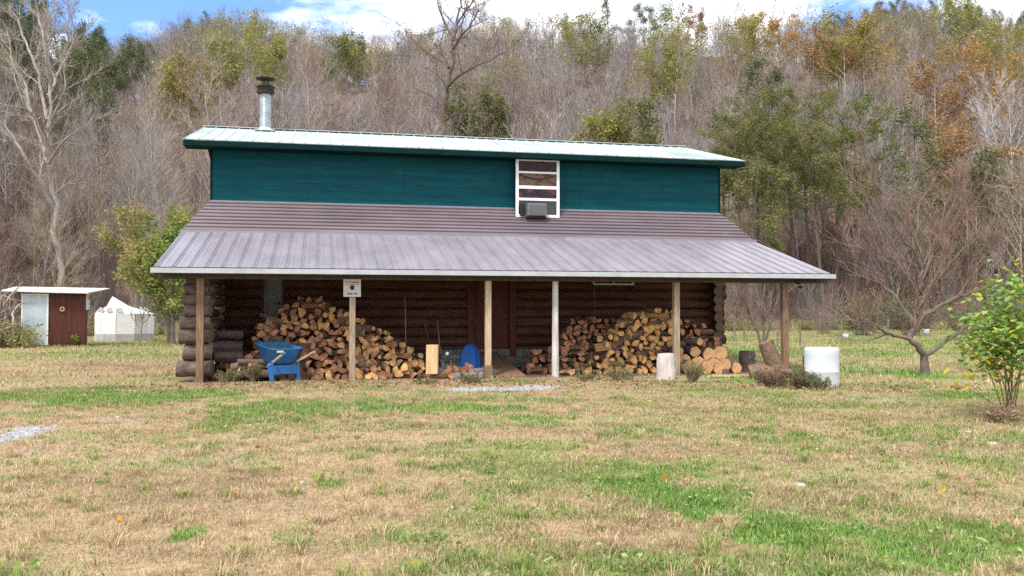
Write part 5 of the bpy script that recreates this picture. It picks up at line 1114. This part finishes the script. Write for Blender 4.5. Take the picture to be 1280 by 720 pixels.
for px, yt, H, cols, lab in ((305, 44, 13, YG, 'broad yellow-green tree on the hill above the stovepipe'), (275, 62, 10, YG, 'small yellow-green tree left of the stovepipe'), (330, 60, 9, YG, 'yellow-green tree right of the stovepipe top'),
    (950, 32, 12, YB, 'bright yellow tree under the blue gap in the clouds'), (922, 40, 11, YG, 'yellow-green tree just left of the bright yellow one'), (985, 36, 11, [(.46, .30, .05), (.42, .24, .06)], 'golden tree just right of the bright yellow one'),
    (1020, 45, 10, ORA, 'dull orange tree near the ridge right of the golden one'), (1060, 32, 13, YG+ORA[:1], 'wide yellow and orange tree beneath the ridge'), (1085, 40, 12, ORA+YB[:1], 'orange-gold tree right of the wide yellow one'),
    (1205, 18, 14, YG, 'large pale yellow tree high at the right under the ridge pines'), (1262, 50, 12, YG, 'yellow tree near the right edge high on the hill'), (1062, 62, 8, YB, 'small bright gold tree low under the wide yellow one'),
    (845, 38, 15, YG, 'tall yellow tree on the hill over the right half of the roof'), (832, 78, 10, YG, 'yellow tree stacked below the tall yellow one'), (745, 45, 11, OLV+YG[:1], 'olive tree on the ridge over the upper window'), (718, 34, 11, YG, 'pale yellow-green ridge tree above the window'),
    (1175, 86, 12, ORA, 'round orange tree, the left of two on the right hillside'), (1236, 84, 13, [(.42, .26, .09), (.38, .23, .09)], 'round orange tree, the right of two on the right hillside'), (1216, 195, 11, [(.38, .22, .09), (.33, .2, .1), (.28, .2, .1)], 'tan-orange tree behind the fruit tree'),
    (527, 18, 9, YG, 'small yellow-green tree on the skyline left of the dark tree'), (445, 58, 9, YG+OLV[:1], 'olive-yellow tree below the skyline trees'), (418, 58, 9, OLV+YG[:1], 'olive tree on the ridge right of the stovepipe'),
    (612, 140, 8, OLV, 'green tree just above the roof right of the dark tree'), (588, 128, 9, OLV, 'small green tree behind the dark tree'), (752, 163, 7, YG, 'small golden tree at the roof line right of the window'), (795, 148, 9, OLV+YG[:1], 'olive tree at the roof line further right'),
    (235, 90, 10, [(.33, .27, .1), (.3, .24, .1)], 'faded tan-yellow tree left of the stovepipe'), (215, 105, 8, YG, 'faint yellow tree above the left eave'), (872, 14, 10, RUS, 'rust-brown tree on the skyline'), (935, 8, 9, ORA, 'rusty cone-shaped tree on the skyline')):
    ctree(px, yt, H, cols, lab, group='autumn coloured trees on the hill')
for px, yt, H, lab in ((138, 78, 11, 'dark green pine on the left slope above the shed'), (165, 46, 12, 'dark green pine below the left gap in the ridge'), (95, 55, 13, 'green tree on the left spur nearest the gap'), (952, 78, 15, 'dark pine towering behind the row of pines'), (968, 88, 12, 'second dark pine behind the row of pines'), (1195, 2, 12, 'pine on the right ridge against the sky'),
    (1215, 8, 10, 'smaller pine on the right ridge against the sky'), (1060, 4, 9, 'pine standing on the ridge right of centre'), (765, -12, 14, 'tall thin pine on the skyline over the window'), (792, -8, 13, 'second tall thin pine on the skyline over the window'), (818, -6, 13, 'third tall thin pine on the skyline'),
    (1150, 138, 16, 'wide grey-green hemlock on the right hillside'), (1125, 160, 12, 'grey-green hemlock left of the wide one'), (1262, 190, 12, 'green pine near the right edge')):
    ctree(px, yt, H, PIN, lab, name='pine_tree', crown='cone', wood=DARK, blen=.25, spread=74, size=.13, first=.12 if H > 11 else .2, npl=8 if 'hemlock' in lab else 12, group='pines on the hill', up=.0)
PINE = [(.145, .175, .055), (.19, .21, .068), (.25, .25, .085), (.19, .17, .07)]
for px, yt, Y_, lab in ((903, 168, 84, 'pine with its crown just above the right end of the upper roof'), (925, 150, 80, 'pine second from the left in the row right of the roof'), (947, 138, 86, 'tall pine third in the row right of the cabin'), (975, 130, 78, 'stout pine, tallest of the row right of the cabin'), (992, 160, 84, 'slim pine just right of the stout one'), (1012, 128, 88, 'olive pine in the middle of the row'),
    (1030, 160, 79, 'short pine beside the olive one'), (1046, 132, 84, 'pine second from the right in the row'), (1066, 150, 81, 'rightmost pine with a bare dark lower trunk'), (938, 215, 76, 'young pine low between the tall pines')):
    a = at(px, 400, Y_); H = at(px, yt, Y_)[2]-tz(a[0], Y_)
    thing_tree('pine_tree', lab, (a[0], Y_, tz(a[0], Y_)-.1), H, .22, 'pines in the row right of the cabin', wood=(.15, .105, .085), tw=(4, .7, .012), leaf=(30, .19, .075, PINE, .8), first=.50 if yt < 170 else .3, nb=17, sub=4, spread=78, blen=.155, crown='round', up=.03, sides=(8, 4, 3), lean=.015)
for px, yt, Y_, wd, lab in ((1112, 150, 92, (.50, .46, .43), 'pale slender birch above the fruit tree'), (1258, 118, 98, (.56, .52, .50), 'white-trunked birch, the left of two at the right edge'), (1268, 125, 97, (.52, .48, .46), 'white-trunked birch, the right of two at the right edge'), (262, 95, 80, W1, 'pale bare tree behind the left eave of the upper roof'),
                       (380, 75, 96, (.42, .35, .30), 'forked pale tree right of the stovepipe'), (205, 120, 74, (.42, .36, .31), 'leaning pale tree left of the upper roof'), (1080, 170, 90, (.24, .18, .15), 'dark bare trunk tree left of the birch')):
    a = at(px, 400, Y_); H = at(px, yt, Y_)[2]-tz(a[0], Y_); c2 = tuple(np.array(wd)*.85)
    thing_tree('birch_tree' if 'birch' in lab else 'bare_tree', lab, (a[0], Y_, tz(a[0], Y_)-.1), H, .17, wood=wd, wood2=c2, tw=(9, 1.0, .013), first=.3, nb=17, sub=5, spread=30, blen=.28, up=.1, crown='vase', bend=.13)
for px, yt, H, cr_, lab in ((428, -4, 15, 'vase', 'bare ridge tree, left of the pair on the skyline'), (441, 2, 13, 'round', 'smaller bare ridge tree beside the left skyline tree'), (481, -8, 16, 'round', 'rounded bare ridge tree, right of the pair on the skyline'), (80, 2, 12, 'vase', 'bare tree top showing over the left spur'), (215, -2, 13, 'vase', 'bare tree on the skyline over the left gap'), (672, -6, 14, 'vase', 'bare tree on the skyline above the cabin'), (690, 0, 12, 'oval', 'slimmer bare tree on the skyline above the cabin'),
                       (903, -16, 15, 'vase', 'bare tree on the skyline, first of the right group'), (925, -18, 16, 'oval', 'bare tree on the skyline, second of the right group'), (968, -24, 18, 'vase', 'tall bare forked tree beside the blue gap'), (995, -22, 18, 'oval', 'tall bare tree at the left side of the blue gap'), (1012, -14, 14, 'vase', 'lower bare tree beside the blue gap')):
    thing_tree('bare_tree', lab, note(on_hill(px, yt, H), px, yt, H), H, .16, 'bare trees on the skyline', wood=(.26, .22, .20), tw=(8, 1.1, .018), first=.25, nb=14, sub=4, spread=42, blen=.36, up=.08, crown=cr_, sides=(6, 4, 3))

# ---------------------------------------------------------------- undergrowth
def brush_tpl(H, wood, n=26, leafc=None):
    c = MB(); paths = []; wood = np.array(wood)
    for i in range(n):
        a = rng.random()*6.283; sp = .15+.55*rng.random(); d = np.array([math.cos(a)*sp, math.sin(a)*sp, 1]); p = wobble((math.cos(a)*.25*rng.random(), math.sin(a)*.25*rng.random(), 0), d/np.linalg.norm(d), H*(.5+.6*rng.random()), 5, .25, .02); paths.append((p, None)); c.tube(p, np.linspace(.016, .004, 5), 3, 0, False, col=wood*(.7+.6*rng.random()))
    V, f = tri_twigs(paths, 9, H*.28, .007); k = len(V)//3; c.add(V, f, 0, np.repeat(wood*(.7+.6*rng.random((k, 1))), 3, 0))
    if leafc:
        P = np.concatenate([p[2:] for p, _ in paths]); V, q = leaves(P, 4, .14, .06); cc = np.array(leafc)[rng.integers(len(leafc), size=len(V)//4)]; c.add(V, q, 1, np.repeat(cc*(.7+.6*rng.random((len(cc), 1))), 4, 0))
    e = MB(); e.add(np.zeros((0, 3)), np.zeros((0, 3), int)); return flatten(e, c)
TPL['brush'] = [brush_tpl(2.6, c_) for c_ in ((.27, .19, .165), (.30, .24, .20), (.24, .15, .13), (.32, .27, .22))]+[brush_tpl(2.2, (.26, .19, .15), 20, [(.28, .15, .08), (.33, .2, .1)])]
TPL['green'] = [brush_tpl(1.9, (.2, .17, .13), 20, [(.13, .15, .06), (.18, .19, .08), (.1, .12, .05)])]
TPL['weed'] = [brush_tpl(1.0, (.40, .33, .20), 40), brush_tpl(1.2, (.34, .27, .17), 34, [(.25, .24, .08), (.35, .3, .12)])]
def band(step, f0, f1, az0=-.68, az1=.68, keep=lambda px: px < 275 or px > 888):
    o = []; r = 30
    while r < 140:
        n = int((az1-az0)*r/step)
        for k in range(n):
            a = az0+(k+rng.random())/n*(az1-az0); q = r+rng.random()*step; px = 640+F*math.tan(a)
            if keep(px) and f0(px) < q < f1(px): o.append((math.sin(a)*q, math.cos(a)*q))
        r += step
    return o
pts = band(1.7, lambda px: r0f(px)-2+2.5*math.sin(px/17), lambda px: r0f(px)+30); scatter('undergrowth', pts, ['brush' if rng.random() < .9 else 'green' for _ in pts], 'reddish brown leafless undergrowth along the woods edge', (.7, 1.5))
pts = band(1.5, lambda px: r0f(px)-7, lambda px: r0f(px)-1); scatter('tall_weeds', pts, ['weed']*len(pts), 'dry tall weeds at the edge of the woods', (.5, 1.1))
pts = [(at(p, 425, Y_)[0], Y_) for p, Y_ in [(rng.uniform(-40, 28), rng.uniform(36, 45)) for _ in range(60)]]; scatter('tall_weeds', pts, ['weed']*len(pts), 'tan tall weeds left of the shed', (.6, 1.2))
def shrub(name, label, px, py, hpx, wpx, wood, leafc, n=40, group=None, ls=.05, npl=4, twn=9):
    g_ = gnd(px, py); H = hpx*g_[1]/F; W = wpx*g_[1]/F; t = MB(); c = MB(); paths = []; wood = np.array(wood)
    for i in range(n):
        a = rng.random()*6.283; d = np.array([math.cos(a)*W/H*.9*rng.random(), math.sin(a)*W/H*.9*rng.random(), 1]); p0 = (math.cos(a)*W*.18*rng.random(), math.sin(a)*W*.18*rng.random(), 0); p = wobble(p0, d/np.linalg.norm(d), H*(.55+.5*rng.random()), 6, .25, .0); paths.append((p, None)); t.tube(p, np.linspace(.012, .003, 6), 4, 0, False, col=wood*(.7+.6*rng.random()))
    V, q, tt_, P2 = twigs(paths, twn, H*.25, .004); k = len(V)//7; c.add(V, q, 0, np.repeat(wood*(.7+.6*rng.random((k, 1))), 7, 0)); c.F.append((tt_, 0, False))
    if leafc: V, q = leaves(P2[rng.random(len(P2)) < .7], npl, H*.05, ls); cc = np.array(leafc)[rng.integers(len(leafc), size=len(V)//4)]; c.add(V, q, 1, np.repeat(cc*(.7+.6*rng.random((len(cc), 1))), 4, 0))
    e = empty(name, (g_[0], g_[1], tz(g_[0], g_[1])), 0, label, 'shrub', group); t.build('stems', [M['wood_col'], M['leaf_col']], e, True); c.build('foliage', [M['wood_col'], M['leaf_col']], e, True); return e
GG = [(.12, .13, .06), (.17, .17, .09), (.10, .11, .05), (.22, .19, .12)]
shrub('thicket', 'dark tangled thicket at the back of the right lawn', 1080, 420, 52, 60, (.20, .16, .13), GG, 70, ls=.07)
shrub('thicket', 'brown tangled thicket directly behind the fruit tree', 1140, 420, 48, 60, (.24, .18, .15), GG, 70, ls=.07); shrub('thicket', 'grey-brown thicket left of the leafy shrub', 1200, 418, 46, 55, (.26, .21, .18), GG[2:], 60, ls=.06)
shrub('thicket', 'sparse brown thicket right behind the white barrel', 1030, 418, 36, 40, (.26, .20, .17), None, 50)
shrub('small_bush', 'small yellow-green bush at the foot of the shed', 97, 432, 18, 18, (.25, .25, .1), [(.22, .26, .04), (.30, .30, .05)], 30, ls=.06, npl=5)
shrub('brush_heap', 'brown dead weeds under the gnarled root', 966, 484, 22, 44, (.23, .16, .12), [(.2, .13, .09)], 60, ls=.02); shrub('brush_heap', 'dead brown bush between the last post and the barrel', 1003, 486, 22, 34, (.20, .14, .11), [(.16, .15, .07)], 60, ls=.018)
shrub('brush_heap', 'olive weeds at the foot of the white barrel', 1024, 488, 18, 22, (.22, .2, .12), [(.16, .18, .08)], 40, ls=.015)
for px, py, h_, w_, lab in ((865, 479, 26, 22, 'weeds before the lowest round log'), (775, 476, 20, 60, 'green-brown weeds before the bright firewood heap'), (735, 476, 15, 50, 'low weeds right of the bleached post'), (530, 480, 10, 60, 'low weeds before the end of the big heap'), (590, 480, 13, 40, 'weeds by the post block'), (285, 478, 15, 35, 'thin weeds at the log wing'), (317, 477, 20, 14, 'dark green weed tuft left of the wheelbarrow leg')):
    shrub('weed_clump', lab, px, py, h_, w_, (.25, .2, .13), [(.12, .16, .05), (.18, .18, .07), (.25, .2, .1)], 36, ls=.018, npl=3)
# fallen branches beside the shed
for k in range(7):
    a = at(-8+rng.uniform(-10, 30), 425, 38+rng.uniform(-1, 2)); b_ = at(rng.uniform(0, 36), rng.uniform(352, 385), 38+rng.uniform(0, 2)); b = MB(); P = np.array([a*(1-t)+b_*t+rng.normal(size=3)*.12 for t in np.linspace(0, 1, 7)]); b.tube(P, np.linspace(.07, .025, 7), 7, 0, True, col=(.36, .31, .27))
    for q in range(5): p = P[2+q % 4]; w_ = wobble(p, rand_unit(1)[0]+np.array([0, 0, .4]), 1.2*rng.random()+.4, 5, .3, 0); b.tube(w_, np.linspace(.025, .008, 5), 4, 0, False, col=(.33, .28, .25))
    o = b.build('dead_branch', M['wood_col'], color=True); tag(o, 'dead pale branch propped in the tangle at the left of the shed', 'branch', 'dead branches beside the shed')
# leafy shrub at the right edge
g_ = gnd(1262, 522); t = MB(); c = MB(); P_ = []; Y_ = g_[1]
for i, (tx, ty, dy) in enumerate(((1222, 392, -.2), (1238, 378, .1), (1264, 354, 0), (1280, 360, .2), (1300, 370, .1), (1215, 420, .3), (1250, 400, -.4), (1290, 400, -.3), (1235, 430, -.3), (1272, 352, -.2), (1310, 410, .2), (1195, 480, .1))):
    a = np.array([g_[0]+rng.normal()*.05, Y_+rng.normal()*.05, 0]); e_ = at(tx, ty, Y_+dy); m_ = a*.5+e_*.5+np.array([(e_[0]-a[0])*-.12, 0, .08]); s = np.linspace(0, 1, 9)[:, None]; P = a*(1-s)**2+m_*2*s*(1-s)+e_*s**2-np.array([g_[0], Y_, 0]); t.tube(P, np.linspace(.011, .003, 9), 6, 0, False, col=(.24, .17, .10))
    nl = 140 if i < 11 else 5
    for q in range(nl):
        f = 5+int(3.99*rng.random()) if i < 11 else 8; p = P[min(f, 8)]+rng.normal(size=3)*np.array([.22, .18, .17])
        if i == 11: p = P[8]+rng.normal(size=3)*.04
        P_.append((p, i))
pp = np.array([p for p, _ in P_]); n = len(pp)
# each leaf: heart-shaped blade of six corners, drooping, slightly folded
a = rng.random(n)*6.283; d = np.stack([np.cos(a), np.sin(a), -.25-.5*rng.random(n)], -1); d /= np.linalg.norm(d, axis=1)[:, None]; sd_ = np.cross(d, np.array([0, 0, 1.])); sd_ /= np.linalg.norm(sd_, axis=1)[:, None]; up_ = np.cross(sd_, d); s = (.058*(.6+.6*rng.random(n)))[:, None]
V = np.stack([pp, pp+d*s*.35+sd_*s*.75+up_*s*.18, pp+d*s*1.1+sd_*s*.6+up_*s*.12, pp+d*s*1.9, pp+d*s*1.1-sd_*s*.6+up_*s*.12, pp+d*s*.35-sd_*s*.75+up_*s*.18], 1).reshape(-1, 3)
i6 = np.arange(n)[:, None]*6; yel = (rng.random(n) < np.clip((.95-pp[:, 2])*1.1, .07, .8)) | np.array([i == 11 for _, i in P_]); cc = np.where(yel[:, None], np.array((.62, .50, .05)), np.where((rng.random(n) < .4)[:, None], np.array((.34, .44, .09)), np.array((.18, .31, .08))))*(.75+.5*rng.random((n, 1)))
c.add(V, i6+np.array([[0, 1, 2, 3]]), 0, np.repeat(cc, 6, 0)); c.F.append((i6+np.array([[0, 3, 4, 5]]), 0, False))
e = empty('leafy_shrub', (g_[0], Y_, 0), 0, 'green and yellow broad-leaved shrub at the right edge of the lawn', 'shrub'); t.build('stems', M['wood_col'], e, True); c.build('foliage', M['leaf_col'], e, True)
shrub('dead_weeds', 'brown dead weeds round the foot of the leafy shrub', 1250, 527, 24, 64, (.36, .27, .19), [(.36, .26, .17)], 70, ls=.018, npl=2)
# back fence on the right
M['fpost'] = mat('fence_post', (.20, .16, .13), .9)
fe = empty('wire_fence', tuple(gnd(905, 431)), 0, 'thin wire fence on brown posts across the back meadow', 'fence'); fb = np.array(gnd(905, 431))
fp = [gnd(x, y) for x, y in ((918, 428), (930, 427), (972, 435), (1000, 432), (1052, 428), (1110, 424))]
for p in fp:
    b = MB(); q = p-fb; b.tube([(q[0], q[1], -.1), (q[0]+.02, q[1], 1.15)], .045, 7, lump=.1); b.build('fence_post', M['fpost'], fe)
for z in (.35, .65, .95):
    b = MB(); b.tube([tuple(p-fb+np.array([0, -.05, z])) for p in fp], .004, 4); b.build('wire', M['black'], fe)
# small pale things at the back
for px, py, s, lab in ((1157, 419, .22, 'small white bucket at the edge of the thicket behind the fruit tree'), (1057, 424, .16, 'pale grey bucket left of the fruit tree at the thicket')):
    g_ = gnd(px, py); b = MB(); b.lathe([(.001, 0), (s*.8, 0), (s, s*1.8), (s*.94, s*1.8), (s*.75, .03), (.001, .03)], k=18); o = b.build('bucket', M['hdpe'], loc=tuple(g_)); tag(o, lab, 'bucket')

# ---------------------------------------------------------------- the forest mass, thinned in front of the outstanding trees
keep = []; kk = []
for (x, y, px, r), kd in zip(hill_pts, hill_kinds):
    H = 9.5; top = topix([x, y, tz(x, y)+H])[1]; ok = True
    for cx, yt, _, cr_, cw, chh in CLEAR:
        if abs(px-cx) < cw+4 and r < cr_+2 and top < yt+chh: ok = False; break
    if ok: keep.append((x, y)); kk.append(kd)
scatter('forest', keep, kk, 'bare late autumn forest covering the steep hillside behind the cabin', (.42, .74))
# loose gravel
n = 26000; gx = []; gy = []
for cx, cy, rx, ry, a in GRAVEL:
    m = int(700*rx*ry*3.14)+60; t = rng.random(m)*6.283; q = np.sqrt(rng.random(m))*1.25; gx.append(cx+np.cos(t)*q*rx); gy.append(cy+np.sin(t)*q*ry)
gx = np.concatenate(gx); gy = np.concatenate(gy); k = (rng.random(len(gx)) < mask(GRAVEL, gx, gy, .6)); gx, gy = gx[k][:n], gy[k][:n]; n = len(gx)
P = np.stack([gx, gy, terrain(gx, gy)+.004], -1); s = .006+.014*rng.random((n, 1))**2; ax = rand_unit(n); bx = np.cross(ax, rand_unit(n)); bx /= np.linalg.norm(bx, axis=1)[:, None]; cx = np.cross(ax, bx)
V = np.stack([P+ax*s, P+bx*s*.8, P-ax*s, P-bx*s*.8, P+cx*s*.6, P-cx*s*.6], 1).reshape(-1, 3); i = np.arange(n)[:, None]*6
f = np.concatenate([i+np.array([[a, b_, t]]) for a, b_, t in ((0, 1, 4), (1, 2, 4), (2, 3, 4), (3, 0, 4), (1, 0, 5), (2, 1, 5), (3, 2, 5), (0, 3, 5))])
b = MB(); b.add(V, f, 0, np.repeat(np.array((.42, .42, .44))*(.5+.9*rng.random((n, 1))), 6, 0)); o = b.build('gravel', M['ground_col'], color=True); o['kind'] = 'stuff'; o['label'] = 'pale grey gravel patches in the lawn'; print('gravel', n)

# broad-leaved weeds in the greener parts of the lawn
n = 5200; a = (rng.random(n)*2-1)*.6; r = 4.6+rng.random(n)**1.4*13; x, y = np.sin(a)*r, np.cos(a)*r; k = (rng.random(n) < green_amount(x, y)*.8+.02) & ~in_house(x, y); x, y = x[k], y[k]
V, q = leaves(np.stack([x, y, terrain(x, y)+.028], -1), 6, .025, .016, .35); m = len(V)//4; cc = np.array([(.17, .30, .06), (.24, .36, .09), (.30, .38, .14), (.13, .24, .05), (.36, .40, .18)])[rng.integers(5, size=m)]
b = MB(); b.add(V, q, 0, np.repeat(cc*(.7+.6*rng.random((m, 1))), 4, 0)); o = b.build('lawn_weeds', M['leaf_col'], color=True); o['kind'] = 'stuff'; o['label'] = 'small broad-leaved green weeds among the lawn grass'
# tufts: taller clumps of straw and green blades
nt_ = 1500; a = (rng.random(nt_)*2-1)*.6; r = 4.6+rng.random(nt_)*15; cx, cy = np.sin(a)*r, np.cos(a)*r; k = ~in_house(cx, cy) & (mask(GRAVEL, cx, cy, .6) < .3); cx, cy = cx[k], cy[k]; per = 34
x = np.repeat(cx, per)+rng.normal(size=len(cx)*per)*.035; y = np.repeat(cy, per)+rng.normal(size=len(cx)*per)*.035; n = len(x)
hh = np.repeat(.05+.06*rng.random(len(cx)), per)*(.6+.6*rng.random(n)); g = np.repeat(rng.random(len(cx)) < .18+.7*green_amount(cx, cy), per)
col = np.where(g[:, None], np.array((.22, .31, .07)), np.array((.50, .37, .22)))*(.6+.7*rng.random(n))[:, None]
an = np.arctan2(y-np.repeat(cy, per), x-np.repeat(cx, per))+rng.normal(size=n)*.5; B = np.stack([x, y, terrain(x, y)-.004], -1); D = np.stack([np.cos(an), np.sin(an), an*0], -1); Sd = np.stack([-np.sin(an), np.cos(an), an*0], -1)*.0028
le = (.3+.7*rng.random(n))[:, None]; hh = hh[:, None]; up = np.array([0, 0, 1.])
V = np.stack([B-Sd, B+Sd, B+D*hh*le*.5+up*hh*.6-Sd*.8, B+D*hh*le*.5+up*hh*.6+Sd*.8, B+D*hh*le*1.3+up*hh*.85], 1).reshape(-1, 3); i = np.arange(n)[:, None]*5
b = MB(); b.add(V, i+np.array([[0, 1, 3, 2]]), 0, np.repeat(col, 5, 0), True); b.F.append((i+np.array([[2, 3, 4]]), 0, True)); o = b.build('grass_tufts', M['grass_col'], color=True); o['kind'] = 'stuff'; o['label'] = 'taller tufts of straw and green grass in the lawn'
